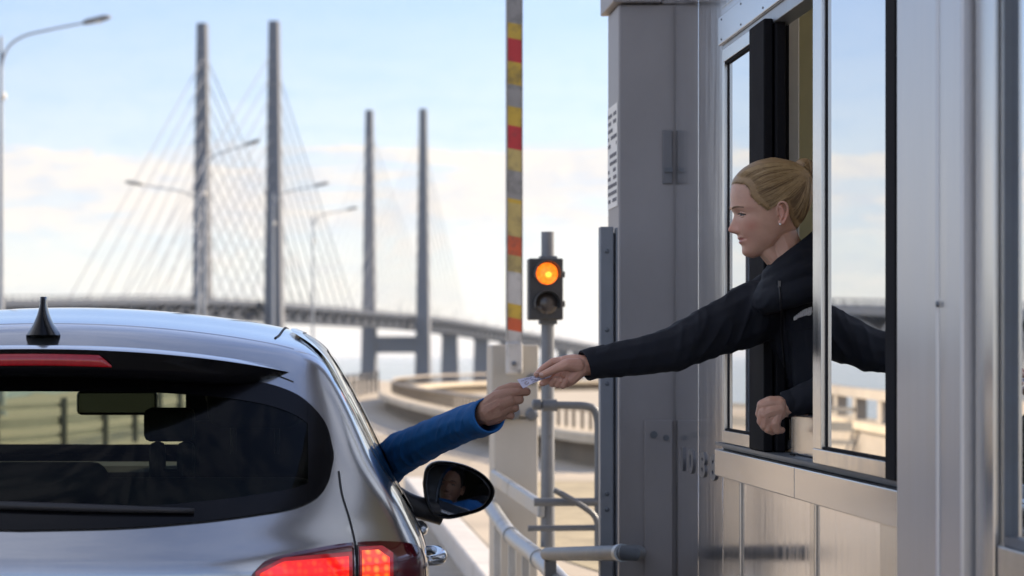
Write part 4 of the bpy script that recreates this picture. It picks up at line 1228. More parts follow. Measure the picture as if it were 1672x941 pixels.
# wheels
tyre_m = pmat('tyre rubber', (0.02, 0.02, 0.02), 0.85); rim_m = pmat('alloy rim', (0.45, 0.46, 0.48), 0.3, metal=.9)
for sg in (1, -1):
    for a, b in ARCH:
        c = Vector((CARX + sg*.70, TAIL + a, .32))
        w = MB(); w.lathe(c, (sg, 0, 0), [(0, .2), (0, .29), (.02, .318), (.18, .318), (.2, .29), (.2, .21), (.16, .205)], 40); wo = auto_smooth(w.build('wheel', tyre_m, car))
        r = MB(); r.lathe(c, (sg, 0, 0), [(.13, .205), (.185, .205), (.19, .19), (.16, .185), (.15, .06), (.175, .05), (.18, .01)], 40)
        for k in range(5):
            t = 2*math.pi*k/5; dirv = Vector((0, math.cos(t), math.sin(t))); r.bar(c + Vector((sg*.175, 0, 0)) + dirv*.04, c + Vector((sg*.18, 0, 0)) + dirv*.19, .045, .02, up=(1, 0, 0))
        r.build('rim', rim_m, wo)
# headlights (front, mostly out of sight)
for sg in (1, -1):
    patch('headlight', pmat('headlight lens', (.5, .52, .55), .08, coat=1) if sg > 0 else MATS['headlight lens'], [[(sg*u, z) for z in np.linspace(.62, .72, 6)] for u in np.linspace(.45, .75, 12)], proj_front, .006)
# ------------------------------------------------------------ people
def capsule_bm(bm, p0, r0, p1, r1):
    ico = bmesh.new(); bmesh.ops.create_icosphere(ico, subdivisions=2, radius=1)
    g = [bm.verts.new(v.co*r + Vector(p)) for p, r in ((p0, r0), (p1, r1)) for v in ico.verts]
    ico.free()
    h = bmesh.ops.convex_hull(bm, input=g)
    dead = [v for v in bm.verts if v.is_valid and not v.link_faces]
    bmesh.ops.delete(bm, geom=dead, context='VERTS')
def fuse(caps, voxel, smooth=6, extra=None, fac=.5):
    """union of tapered capsules (and closed meshes) as one smooth continuous surface"""
    total = bmesh.new()
    for c in caps:
        b = bmesh.new(); capsule_bm(b, *c)
        me = bpy.data.meshes.new('c'); b.to_mesh(me); b.free(); total.from_mesh(me); bpy.data.meshes.remove(me)
    for e in extra or []: total.from_mesh(e)
    me = bpy.data.meshes.new('f'); total.to_mesh(me); total.free()
    o = link(bpy.data.objects.new('f', me))
    r = o.modifiers.new('r', 'REMESH'); r.mode = 'VOXEL'; r.voxel_size = voxel; r.use_smooth_shade = True
    if smooth:
        s = o.modifiers.new('s', 'SMOOTH'); s.iterations = smooth; s.factor = fac
    dg = bpy.context.evaluated_depsgraph_get()
    res = bpy.data.meshes.new_from_object(o.evaluated_get(dg))
    bpy.data.objects.remove(o); bpy.data.meshes.remove(me)
    return res
def join_meshes(ms):
    b = bmesh.new()
    for m_ in ms: b.from_mesh(m_)
    me = bpy.data.meshes.new('j'); b.to_mesh(me); b.free()
    return me
def displace(me, fn):
    """move vertices along their normals by fn(co)"""
    nv = len(me.vertices)
    co = np.empty(nv*3); me.vertices.foreach_get('co', co); co = co.reshape(-1, 3)
    nr = np.empty(nv*3); me.vertex_normals.foreach_get('vector', nr); nr = nr.reshape(-1, 3)
    d = np.array([fn(c) for c in co])
    co += nr*d[:, None]
    me.vertices.foreach_set('co', co.ravel()); me.update()
skin_f = pmat('fair skin', (0.52, 0.305, 0.22), 0.42, var=0.10, scale=28, stain=(0.51, 0.275, 0.20), stain_scale=16, stain_lo=.48, stain_hi=.7, bump=0.08, bscale=500, sss=0.25, spec=.4)
skin_d = pmat('tanned skin', (0.37, 0.205, 0.14), 0.45, var=0.12, scale=40, stain=(0.33, 0.16, 0.11), stain_scale=30, stain_lo=.5, stain_hi=.7, bump=0.10, bscale=400, sss=0.2, spec=.4)
def blush(m_, col):
    n, l = m_.node_tree.nodes, m_.node_tree.links
    b = n['Principled BSDF']; src = b.inputs['Base Color'].links[0].from_socket
    a = n.new('ShaderNodeAttribute'); a.attribute_name = 'blush'
    mx = n.new('ShaderNodeMix'); mx.data_type = 'RGBA'
    l.new(a.outputs['Fac'], mx.inputs[0]); l.new(src, mx.inputs[6]); mx.inputs[7].default_value = (*col, 1)
    l.new(mx.outputs[2], b.inputs['Base Color'])
blush(skin_f, (0.50, 0.215, 0.155))
lip_m = pmat('lips', (0.40, 0.145, 0.125), 0.38, var=0.05, sss=.2)
nail_m = pmat('nail', (0.56, 0.36, 0.30), 0.22, var=0.05)
brow_m = pmat('brow hair', (0.16, 0.095, 0.05), 0.7)
lash_m = pmat('lashes', (0.02, 0.014, 0.012), 0.6)
eye_w = pmat('eye white', (0.24, 0.22, 0.21), 0.35); iris_m = pmat('iris', (0.03, 0.045, 0.055), 0.3)

# head surface in trace units (x backwards from the face, y down; lateral l)
YS = [126, 130, 138, 150, 165, 185, 205, 230, 260, 300, 340, 400, 455, 480, 495, 510, 530, 555, 580, 605, 625, 640, 650, 660, 668, 676, 684, 692, 698, 704, 712, 720, 730, 740, 752, 765, 780, 795, 806, 814, 820]
f_front = pchip([126, 150, 180, 200, 250, 300, 340, 400, 440, 465, 480, 497, 512, 540, 572, 600, 630, 652, 668, 740, 756, 775, 790, 803, 814, 820],
                [420, 322, 262, 232, 184, 156, 146, 141, 141, 141, 146, 158, 166, 170, 174, 178, 184, 189, 194, 217, 221, 221, 226, 240, 265, 290])
f_back = pchip([126, 150, 200, 260, 330, 400, 460, 520, 580, 620, 660, 700, 750, 790, 814, 820],
               [450, 560, 650, 695, 708, 702, 685, 655, 615, 590, 510, 468, 425, 370, 320, 300])
f_half = pchip([126, 150, 175, 205, 260, 330, 400, 455, 520, 580, 620, 660, 700, 740, 775, 800, 814, 820],
               [20, 95, 140, 170, 198, 208, 205, 200, 188, 177, 166, 153, 137, 113, 86, 60, 36, 14])
f_mid = pchip([126, 200, 400, 600, 680, 740, 790, 820], [435, 440, 440, 420, 400, 365, 315, 295])
f_nose = pchip([490, 512, 530, 555, 580, 600, 615, 626, 636, 645, 652, 658], [0, 2, 7, 20, 35, 48, 58, 61, 54, 36, 10, 0])
f_nsig = pchip([490, 530, 590, 620, 650], [18, 19, 24, 33, 36])
def head_pt(y, phi):
    fr, bk, hb, md = float(f_front(y)), float(f_back(y)), float(f_half(y)), float(f_mid(y))
    c, s = math.cos(phi), math.sin(phi)
    n = 2.25
    ca = abs(c)**(2/n); sa = abs(s)**(2/n)*(1 if s >= 0 else -1)
    x = md - (md - fr)*ca if c >= 0 else md + (bk - md)*ca
    l = hb*sa
    if c > 0:
        al = abs(l)
        if 488 < y < 660: x -= float(f_nose(y))*math.exp(-(l/float(f_nsig(y)))**2)
        # alar wings
        x -= 11*math.exp(-((al - 36)/15)**2 - ((y - 632)/15)**2)
        # eye sockets, brow ridge, cheekbones
        x += 17*math.exp(-((al - 84)/42)**2 - ((y - 517)/26)**2)
        x -= 5*math.exp(-((al - 75)/50)**2 - ((y - 472)/16)**2)
        k = 8*math.exp(-((al - 130)/45)**2 - ((y - 590)/45)**2); x -= k
        # lips: upper bow, parting, lower lip, groove below
        lp = math.exp(-(al/62)**2)
        ym = y + .16*max(0, al - 12)                       # corners of the mouth lifted
        x -= lp*(9*math.exp(-((ym - 684)/11)**2) + 10*math.exp(-((ym - 712)/11)**2))
        x += math.exp(-(al/76)**4)*(13*math.exp(-((ym - 697)/5)**2))
        x += 6*lp*math.exp(-((ym - 738)/13)**2)
        x += 3*math.exp(-(al/10)**2 - ((y - 665)/10)**2)
        x += 7*math.exp(-((al - 76)/10)**2 - ((y - 684)/16)**2)
        x -= 9*math.exp(-((al - 104)/32)**2 - ((y - 640)/38)**2)
        x += 4*math.exp(-((al - 62 - (y - 640)*.35)/9)**2 - ((y - 655)/30)**2)
    return x, l, y
class Head:
    def __init__(s, origin, fwd, lat, up, sc):
        s.o, s.f, s.l, s.u, s.s = Vector(origin), Vector(fwd), Vector(lat), Vector(up), sc
    def w(s, x, y, l=0.0):      # trace units -> world
        return s.o + s.f*((430 - x)*s.s) + s.u*((450 - y)*s.s) + s.l*(l*s.s)
    def mesh(s):
        m = MB(); n = 128
        rows = []
        ysd = np.unique(np.concatenate([np.linspace(128, 480, 60), np.linspace(480, 820, 120)]))
        for y in ysd:
            rows.append([s.w(p[0], p[2], p[1]) for p in (head_pt(y, 2*math.pi*k/n) for k in range(n))])
        vs = m.grid(rows, closed=True)
        m.bm.faces.new(vs[0]); m.bm.faces.new(vs[-1])
        return m.mesh()
    def side_l(s, x, y):
        """half width of the skull at side-view position (x, y)"""
        fr, bk, hb, md = float(f_front(y)), float(f_back(y)), float(f_half(y)), float(f_mid(y))
        t = (md - x)/(md - fr) if x < md else (x - md)/(bk - md)
        t = min(abs(t), 1)
        return hb*(1 - t**2.25)**(1/2.25)
def ear_caps(h, sg):
    cs = []
    def e(x, y, l): return h.w(x, y, sg*l)
    rim = [(438, 575, 200), (462, 590, 212), (482, 560, 224), (492, 515, 234), (490, 470, 236), (470, 444, 230), (445, 444, 218), (430, 466, 208), (428, 500, 204)]
    c = spline(rim, 22)
    for a, b in zip(c, c[1:]): cs.append((e(*a), 9*h.s, e(*b), 9*h.s))
    an = spline([(452, 560, 208), (468, 530, 218), (464, 495, 222), (450, 478, 216)], 9)
    for a, b in zip(an, an[1:]): cs.append((e(*a), 9*h.s, e(*b), 9*h.s))
    cs.append((e(446, 585, 203), 14*h.s, e(452, 575, 205), 12*h.s))        # lobe
    cs.append((e(436, 530, 200), 9*h.s, e(432, 512, 202), 8*h.s))          # tragus
    cs.append((e(455, 470, 205), 14*h.s, e(460, 560, 198), 14*h.s)); cs.append((e(470, 500, 205), 16*h.s, e(468, 540, 205), 14*h.s))
    return cs
def hair_strands(h, starts, target, thick, rng, sides=(1, -1), r0=2.2, lift=0.0, sag=0.0, jitter=1.0):
    """combed strands hugging the skull from the hairline to a gathering point"""
    m = MB()
    for sg in sides:
        for (x0, y0, cx_, cy_) in starts:
            x0 += rng.uniform(-6, 6)*jitter; y0 += rng.uniform(-6, 6)*jitter; cx_ += rng.uniform(-14, 14)*jitter; cy_ += rng.uniform(-16, 16)*jitter
            tx, ty = target[0] + rng.uniform(-22, 22), target[1] + rng.uniform(-26, 26)
            pts, rs = [], []
            for t in np.linspace(0, 1, 22):
                x = (1-t)**2*x0 + 2*t*(1-t)*cx_ + t*t*tx
                y = (1-t)**2*y0 + 2*t*(1-t)*cy_ + t*t*ty
                y = max(y, 122)
                fr, bk = float(f_front(max(y, 128))), float(f_back(max(y, 128)))
                xx = min(max(x, fr + .5), bk - .5)
                l = h.side_l(xx, max(y, 128))
                th_ = thick*min(1, .25 + 3*t)
                nx = (xx - 440)/240; ny = (y - 350)/230; nl = l/205
                q = math.sqrt(nx*nx + ny*ny + nl*nl) + 1e-6
                pts.append(h.w(xx + nx/q*th_, y + ny/q*th_, sg*(l + nl/q*th_)))
                rs.append(h.s*r0*(.35 + .65*min(1, t*4))*rng.uniform(.85, 1.15))
            m.tube(pts, rs, 5)
    return m

# ---- booth attendant -------------------------------------------------------
WD = 6.1
HS = .2339*WD/F
hw = Head(P(1260.6, 335.3, WD), (-1, 0, 0), (0, -1, 0), (0, 0, 1), HS)
neck = [(hw.w(470, 620, 0), 118*HS, hw.w(520, 760, 0), 128*HS), (hw.w(520, 760, 0), 128*HS, hw.w(575, 960, 0), 150*HS),
        (hw.w(400, 770, 40), 60*HS, hw.w(520, 900, 40), 70*HS), (hw.w(400, 770, -40), 60*HS, hw.w(520, 900, -40), 70*HS)]
hm = fuse(neck + ear_caps(hw, 1) + ear_caps(hw, -1), .0019, 3, [hw.mesh()], .4)
def Z5(x, y, dy=0.0, d=6.13): return P(760 + .19124*x, 540 + .19124*y, d + dy)
def chain(pts): return [(pts[i][0], pts[i][1], pts[i+1][0], pts[i+1][1]) for i in range(len(pts) - 1)]
k5 = .19124*6.1/F
hand_r = []
W5 = lambda x, y, dy=0: Z5(x, y, dy, WD)
hand_r += chain([(W5(1180, 290, .01), .029), (W5(1060, 292, .006), .0265), (W5(1000, 300, .004), .026)])
hand_r += chain([(W5(1000, 290, .006), .024), (W5(930, 272, .012), .0215), (W5(850, 262, .018), .0155)])
hand_r += chain([(W5(1000, 310, .0), .0235), (W5(930, 350, .004), .0215), (W5(868, 395, .012), .0170)])
hand_r += chain([(W5(980, 330, -.002), .021), (W5(905, 408, .0), .0175), (W5(872, 440, .008), .0140)])
hand_r += chain([(W5(850, 258, .022), .0135), (W5(745, 270, .026), .0112), (W5(668, 320, .020), .0096), (W5(608, 376, .010), .0078)])
hand_r += chain([(W5(965, 300, -.010), .0195), (W5(868, 290, -.020), .0155), (W5(775, 325, -.017), .0118), (W5(655, 380, -.004), .0088)])
hand_r += chain([(W5(855, 300, .026), .0130), (W5(742, 366, .034), .0110), (W5(690, 432, .016), .0098), (W5(655, 452, .006), .0080)])
hand_r += chain([(W5(862, 345, .024), .0125), (W5(775, 408, .030), .0108), (W5(745, 452, .010), .0100), (W5(775, 415, -.004), .0082)])
hand_r += chain([(W5(868, 390, .020), .0115), (W5(800, 430, .022), .0102), (W5(790, 462, .002), .0095), (W5(815, 425, -.008), .0080)])
hand_r += chain([(W5(872, 425, .012), .0110), (W5(835, 462, .012), .0098), (W5(832, 470, -.004), .0090), (W5(856, 430, -.010), .0078)])
hrm = fuse(hand_r, .0013, 3)
# left hand resting on the window sill, loosely closed
LD = 6.0
def Z8(x, y, dy=0.0): return P(1080 + .2392*x, 640 + .2392*y, LD + dy)
hl = []
hl += chain([(Z8(960, 95, .03), .028), (Z8(850, 105, .012), .025), (Z8(800, 110, .006), .024)])
hl += chain([(Z8(800, 85, .0), .021), (Z8(740, 78, -.004), .018), (Z8(690, 92, -.004), .0145)])
hl += chain([(Z8(800, 120, -.004), .021), (Z8(745, 135, -.010), .018), (Z8(700, 155, -.012), .0145)])
hl += chain([(Z8(805, 140, .0), .020), (Z8(750, 175, -.006), .017), (Z8(715, 205, -.006), .0135)])
hl += chain([(Z8(690, 92, -.004), .0135), (Z8(672, 150, .004), .0118), (Z8(690, 195, .022), .0100), (Z8(730, 200, .030), .0085)])
hl += chain([(Z8(698, 140, -.012), .0135), (Z8(682, 200, -.006), .0118), (Z8(705, 240, .010), .0100), (Z8(745, 238, .022), .0085)])
hl += chain([(Z8(706, 175, -.012), .0130), (Z8(702, 232, -.010), .0112), (Z8(735, 262, .006), .0098), (Z8(770, 248, .018), .0085)])
hl += chain([(Z8(718, 205, -.008), .0120), (Z8(725, 255, -.010), .0105), (Z8(760, 272, .0), .0090), (Z8(785, 255, .010), .0078)])
hl += chain([(Z8(790, 150, -.006), .0170), (Z8(775, 215, -.014), .0130), (Z8(790, 262, -.010), .0105), (Z8(822, 262, -.004), .0085)])
hlm = fuse(hl, .0013, 2)
# hidden trunk and arms under the jacket
inner = [(P(1340, 490, 6.2), .07, P(1385, 640, 6.25), .09), (P(1385, 640, 6.25), .09, P(1420, 760, 6.3), .11),
         (P(1245, 510, 6.22), .05, P(1105, 570, 6.12), .04), (P(1105, 570, 6.12), .04, P(975, 596, 6.1), .027),
         (P(1390, 500, 6.10), .04, P(1410, 592, 5.985), .032), (P(1410, 592, 5.985), .030, P(1300, 660, 6.03), .026),
         (P(1420, 760, 6.3), .13, P(1440, 1000, 6.35), .09), (P(1440, 1000, 6.35), .09, P(1450, 1150, 6.4), .06)]
bodm = fuse(inner, .008, 2)
wm = join_meshes([hm, hrm, hlm, bodm])
woman = put('person', wm, [skin_f, lip_m, nail_m], origin=P(1440, 1130, 6.3), smooth=True)
tag(woman, 'blonde woman in a dark navy jacket leaning out of the booth window, arm outstretched', 'person')
lat_b = -1
org = woman.location
cen = np.empty(len(wm.polygons)*3); wm.polygons.foreach_get('center', cen); cen = cen.reshape(-1, 3) + np.array(org)
o_ = np.array(hw.o)
hx = 430 - (cen - o_) @ np.array(hw.f)/HS; hy = 450 - (cen - o_) @ np.array(hw.u)/HS; hl_ = np.abs((cen - o_) @ np.array(hw.l)/HS); hy = hy + .16*np.maximum(0, hl_ - 12)
mi = np.zeros(len(cen), int)
upl = (hy > 677 + .10*hl_*0 - .0) & (hy <= 697) & (hl_ < 66 - (697 - hy)*1.0) & (hx < 262) & (hx > 150)
lol = (hy > 697) & (hy < 722) & (hl_ < 66 - (hy - 697)*1.5) & (hx < 262) & (hx > 150)
mi[upl | lol] = 1
wm.polygons.foreach_set('material_index', mi)
vc = np.empty(len(wm.vertices)*3); wm.vertices.foreach_get('co', vc); vc = vc.reshape(-1, 3) + np.array(org)
tx = 430 - (vc - o_) @ np.array(hw.f)/HS; ty = 450 - (vc - o_) @ np.array(hw.u)/HS; tl_ = np.abs((vc - o_) @ np.array(hw.l)/HS)
g2 = lambda x, y, sx, sy: np.exp(-((tx - x)/sx)**2 - ((ty - y)/sy)**2)
tone = .75*g2(255, 600, 48, 40) + .55*g2(135, 620, 30, 25)*(tl_ < 60) + .7*g2(460, 530, 40, 80)*(tl_ > 195) + .35*g2(230, 690, 40, 40) + .3*g2(250, 800, 40, 30)
tone = tone + np.where(np.abs(tx - 430) > 450, .25, 0)
at_ = wm.attributes.new('blush', 'FLOAT', 'POINT'); at_.data.foreach_set('value', np.clip(tone, 0, 1).astype(np.float32))
# nail of the thumb
m = MB(); m.ball(W5(618, 362, .0035), .0045, (1.5, .5, .7)); m.build('index_nail', nail_m, woman, smooth=True)
m = MB(); m.ball(W5(652, 376, -.0125), .0052, (1.5, .35, .85)); m.build('thumb_nail', nail_m, woman, smooth=True)
# eyes, lids, brows
def face_x(y, al):
    best = 1e9
    for k in range(0, 64):
        x, l, _ = head_pt(y, math.pi/2*k/63)
        if abs(l - al) < best: best, r = abs(l - al), x
    return r
def eyes_for(h, par, look=0.0, hairmat=brow_m):
    for sg in (1, -1):
        ex = face_x(516, 86)
        c = h.w(ex + 24, 517, sg*84)
        m = MB(); m.ball(c, 31*h.s, seg=3); e = m.build('eye', eye_w, par, smooth=True)
        m = MB(); m.ball(h.w(ex - 4, 519, sg*80), 15*h.s, (.5, 1, 1) if abs(h.f.x) > .5 else (1, .5, 1)); m.build('iris', iris_m, e, smooth=True)
        for (a0, a1, yc, bend, nm) in ((52, 124, 509, -8, 'eyelid'), (56, 118, 526, 5, 'eyelid')):
            pts = []
            for t in np.linspace(0, 1, 14):
                al = a0 + (a1 - a0)*t
                y = yc + bend*math.sin(math.pi*t) + 8*t
                xx = min(face_x(516, al), ex + 24 - math.sqrt(max(0, 34**2 - (al - 84)**2 - (y - 517)**2))) - 0
                pts.append(h.w(xx + 2, y, sg*al))
            m = MB(); m.tube(pts, [(8.5 if yc < 516 else 7)*h.s*(.5 + .5*math.sin(math.pi*i/13)) for i in range(14)], 8); m.build(nm, skin_f if par is woman else skin_d, e, smooth=True)
            if yc < 516:
                m = MB(); m.tube([p + h.u*(-6.5*h.s) + h.f*(4*h.s) for p in pts], [5.0*h.s*(.4 + .6*math.sin(math.pi*(i+2)/17)) for i in range(14)], 6); m.build('lashes', lash_m, e, smooth=True)
        pts = []
        for t in np.linspace(0, 1, 12):
            al = 38 + 100*t; y = 478 - 14*math.sin(math.pi*t*.75) + 4*t
            pts.append(h.w(face_x(y, al) - 1, y, sg*al))
        m = MB(); m.tube(pts, [(3.5 + 3.2*math.sin(math.pi*min(1, i/9)))*h.s for i in range(12)], 6); m.build('eyebrow', hairmat, par, smooth=True)
eyes_for(hw, woman)
# hair: a combed cap, strands on it, a bun
hair_c = pmat('blonde hair', (0.27, 0.17, 0.08), 0.42, var=0.18, scale=18, stretch=(1, 1, 5), bump=0.10, bscale=60, bstretch=(1.5, 1.5, 9), spec=.4)
hair_l = pmat('light blonde strands', (0.37, 0.25, 0.12), 0.36, var=0.25, scale=40, spec=.5)
hair_d = pmat('dark blonde strands', (0.165, 0.102, 0.05), 0.45, var=0.25, scale=40, spec=.4)
def in_hair(x, y):
    line = [(120, 296), (160, 300), (215, 312), (246, 350), (256, 400), (300, 452), (345, 478), (362, 500), (400, 452), (430, 436), (480, 440), (505, 490), (520, 540), (560, 600), (640, 640), (760, 660)]
    return float(np.interp(x, [p[0] for p in line], [p[1] for p in line])) - y
def hair_cap(h, depth, thick, mat, par, name='hair'):
    m = MB(); n = 200
    vs, flags = [], []
    for y in np.linspace(127, 660, 180):
        r, fl = [], []
        for k in range(n):
            x, l, yy = head_pt(y, 2*math.pi*k/n)
            nx = (x - 440)/240; ny = (y - 350)/230; nl = l/205
            q = math.sqrt(nx*nx + ny*ny + nl*nl)
            d = depth(x, y) + 5*noise.noise(Vector((x*.05, y*.05, l*.03)))
            e = min(max((d + 8)/34, 0), 1)
            th = thick*e*(2 - e) - 3.5*(1 - e)
            r.append(m.bm.verts.new(h.w(x + nx/q*th, y + ny/q*th, l + nl/q*th))); fl.append(d > -14)
        vs.append(r); flags.append(fl)
    for i in range(len(vs) - 1):
        for k in range(n):
            k2 = (k+1) % n
            if flags[i][k] and flags[i+1][k] and flags[i][k2] and flags[i+1][k2]:
                m.bm.faces.new((vs[i][k], vs[i][k2], vs[i+1][k2], vs[i+1][k]))
    m.bm.faces.new(vs[0])
    bmesh.ops.delete(m.bm, geom=[v for v in m.bm.verts if not v.link_faces], context='VERTS')
    return m.build(name, mat, par, smooth=True)
hair = hair_cap(hw, in_hair, 9, hair_c, woman)
rng = random.Random(5)
line = [(150, 300, 290, 120), (165, 302, 300, 130), (185, 306, 320, 140), (205, 310, 330, 160), (222, 318, 350, 185), (238, 335, 370, 215), (247, 355, 380, 260), (252, 380, 400, 300), (258, 402, 420, 340), (280, 428, 440, 370), (305, 452, 460, 395), (335, 474, 480, 410), (358, 492, 470, 420), (380, 474, 490, 410), (402, 450, 520, 400), (430, 436, 545, 395), (470, 436, 570, 400), (495, 460, 590, 430), (508, 500, 600, 450), (520, 540, 610, 470), (545, 580, 630, 480), (580, 610, 650, 470), (620, 625, 670, 440)]
starts = []
for i in range(len(line) - 1):
    for t in np.linspace(0, 1, 30)[:-1]:
        starts.append(tuple(a*(1-t) + b*t for a, b in zip(line[i], line[i+1])))
BUN = (655, 225)
groups_ = {'l': [], 'c': [], 'd': []}
for i, st_ in enumerate(starts):
    q_ = i/len(starts); r_ = min(max(.5 + 1.5*noise.noise(Vector((i*.11, 2.7, 0))) + rng.uniform(-.22, .22), 0), 1)
    groups_['d' if r_ < (.16 if q_ < .45 else .55) else ('l' if r_ > (.55 if q_ < .45 else .85) else 'c')].append(st_)
for key_, mt, th_ in (('l', hair_l, 14), ('c', hair_c, 12), ('d', hair_d, 12.5)):
    hair_strands(hw, groups_[key_], BUN, th_, rng, r0=1.0, jitter=1.6).build('strands', mt, hair, smooth=True)
baby = []
for st_ in starts[:int(len(starts)*.95):2]:
    baby.append((st_[0] - rng.uniform(2, 12)*(1 if st_[0] < 400 else -.3), st_[1] + rng.uniform(-2, 7), st_[2], st_[3]))
hair_strands(hw, baby, BUN, 9.5, rng, r0=.55, jitter=1.3).build('baby_hairs', hair_l, hair, smooth=True)
m = MB()   # crown strands running back over the top, off the midline
# fly-away wisps
for i in range(9):
    x0, y0 = rng.uniform(150, 330), 0
    y0 = 300 - (x0 - 150)*.75 if x0 < 330 else rng.uniform(115, 160)
    pts = []
    for t in np.linspace(0, 1, 8):
        pts.append(hw.w(x0 + 110*t, y0 + 8 - 50*t + 20*t*t - (4 + 6*math.sin(i)**2)*math.sin(math.pi*t), rng.uniform(-3, 3) + (i % 7 - 3)*12))
    m.tube(pts, [.9*HS]*7 + [.3*HS], 4)
for i in range(10):
    pts = [hw.w(300 + 60*t + i*6, 440 + 55*t + 6*math.sin(3*t + i), 200 - 10*t) for t in np.linspace(0, 1, 7)]
    m.tube(pts, [1.4*HS]*6 + [.4*HS], 4)
m.build('loose_wisps', hair_l, hair, smooth=True)
bm_s = MB()
bc = (652, 196)
bun = fuse([(hw.w(bc[0], bc[1], 0), 78*HS, hw.w(bc[0] + 18, bc[1] + 55, 0), 74*HS), (hw.w(640, 240, 0), 60*HS, hw.w(bc[0], bc[1], 0), 50*HS)], .003, 3)
bo = put('bun', bun, hair_c, hair, smooth=True)
for mt, nn_ in ((hair_l, 60), (hair_d, 45)):
    m = MB()
    for i in range(nn_):
        a0 = rng.uniform(0, 6.28); tilt = rng.uniform(-.9, .9); rr_ = rng.uniform(70, 92)
        ax_ = Vector((math.cos(tilt), rng.uniform(-.6, .6), math.sin(tilt))).normalized()
        u1 = ax_.orthogonal().normalized(); v1 = ax_.cross(u1)
        cc_ = hw.w(bc[0] + 10, bc[1] + 22, rng.uniform(-18, 18))
        pts = [cc_ + (u1*math.cos(a0 + t) + v1*math.sin(a0 + t))*rr_*HS*(1 + .06*math.sin(2*t)) for t in np.linspace(0, 2.6, 14)]
        m.tube(pts, [2.0*HS*math.sin(math.pi*(j + .6)/14.2) + .4*HS for j in range(14)], 5)
    m.build('bun_strands', mt, bo, smooth=True)
m = MB(); m.ball(hw.w(443, 594, 222), 8.5*HS); m.build('earring', pmat('pearl', (.75, .73, .70), .15, coat=.5), woman, smooth=True)
# jacket
navy = pmat('navy jacket cloth', (0.0055, 0.007, 0.0125), 0.78, var=0.25, scale=25, bump=0.12, bscale=700, spec=.3)
RA = [(P(1262, 500, 6.24), .082), (P(1228, 512, 6.2), .084), (P(1180, 535, 6.17), .071), (P(1140, 552, 6.14), .063), (P(1104, 569, 6.12), .0575), (P(1065, 578, 6.11), .052), (P(1010, 587, 6.105), .0445), (P(956, 597, 6.10), .0385)]
jk = chain(RA)
jk += [(P(1290, 480, 6.19), .075, P(1345, 440, 6.14), .085), (P(1256, 490, 6.22), .056, P(1300, 462, 6.18), .052), (P(1290, 500, 6.22), .088, P(1322, 610, 6.27), .092), (P(1322, 610, 6.27), .092, P(1390, 740, 6.32), .12),
       (P(1372, 500, 6.15), .115, P(1390, 640, 6.2), .12), (P(1390, 640, 6.2), .12, P(1430, 780, 6.3), .13),
       (P(1255, 478, 6.23), .055, P(1340, 445, 6.2), .060), (P(1340, 445, 6.16), .060, P(1410, 490, 6.02), .075),
       (P(1330, 500, 6.14), .080, P(1350, 640, 6.16), .085),
       (P(1410, 490, 6.03), .075, P(1420, 590, 5.97), .060), (P(1420, 590, 5.97), .058, P(1340, 640, 6.0), .045), (P(1340, 642, 6.0), .045, P(1286, 660, 6.02), .0345)]
# stand-up collar: three rings widening from the neck into the shoulders
for (cx_, cy_, rx_, rd_, ty_, rr_) in ((1297, 411, 37, .060, 29, .0125), (1297, 424, 42, .066, 27, .018), (1301, 448, 48, .072, 24, .028), (1306, 474, 54, .072, 16, .038)):
    ring_ = [P(cx_ - rx_*math.cos(a), cy_ + ty_*math.cos(a), 6.11 - rd_*math.sin(a)) for a in np.linspace(0, 2*math.pi, 25)]
    jk += chain([(q, rr_) for q in ring_])
jm = fuse(jk, .0038, 10)
sh, wr = np.array(P(1235, 510, 6.2)), np.array(P(956, 597, 6.1))
ax_a = (wr - sh)/np.linalg.norm(wr - sh); LA = np.linalg.norm(wr - sh)
cuffL = np.array(P(1286, 660, 6.02))
def folds(c):
    t = np.dot(c - sh, ax_a)/LA
    v = Vector(c)
    d = .0035*noise.noise(v*9.0) + .0018*noise.noise(v*24)
    a = t*LA
    off = c - (sh + ax_a*a)
    if 0.0 < t < 1.0:
        w = math.exp(-((t - .42)/.16)**2) + .7*math.exp(-((t - .10)/.12)**2) + .5*math.exp(-((t - .86)/.08)**2) + .25
        q = Vector((a*20 + off[2]*14, off[2]*9 + a*3, off[1]*9))
        d += w*.0046*((1 - abs(noise.noise(q))*2.0)**2 - .35)*(1 if t < .95 else .2)
    else:
        q = Vector((c[0]*9 + c[2]*7, c[1]*4, c[2]*3 - c[0]*8))
        d += .0034*((1 - abs(noise.noise(q))*2.0)**3 - .3)
    return d
displace(jm, folds)
# open the cuffs: trim the closed ends so that the wrists come out of them
def trim(me, p, n):
    b = bmesh.new(); b.from_mesh(me)
    p, n = Vector(p), Vector(n).normalized()
    near = [f for f in b.faces if (f.calc_center_median() - p).length < .16]
    geom = list({v for f in near for v in f.verts}) + list({e for f in near for e in f.edges}) + near
    r = bmesh.ops.bisect_plane(b, geom=geom, plane_co=p, plane_no=n, clear_outer=True)
    b.to_mesh(me); b.free()
trim(jm, wr - ax_a*.002, ax_a)
dl = np.array(P(1286, 660, 6.02)) - np.array(P(1340, 642, 6.0)); dl /= np.linalg.norm(dl)
trim(jm, cuffL + dl*.004, dl)
jac = put('jacket', jm, navy, woman, smooth=True)
def cuff_ring(name, c, ax, r, par, mat, wdt=.018):
    m = MB(); ax = Vector(ax).normalized()
    m.lathe(Vector(c), ax, [(-wdt - .03, r*1.0), (-wdt, r + .0022), (-wdt + .002, r + .003), (0, r + .0028), (.0025, r + .001), (.002, r - .002), (-.006, r - .0035), (-.05, r - .006)], 40)
    bmesh.ops.delete(m.bm, geom=[f for f in m.bm.faces if len(f.verts) > 4], context='FACES_ONLY')
    return m.build(name, mat, par, smooth=True)
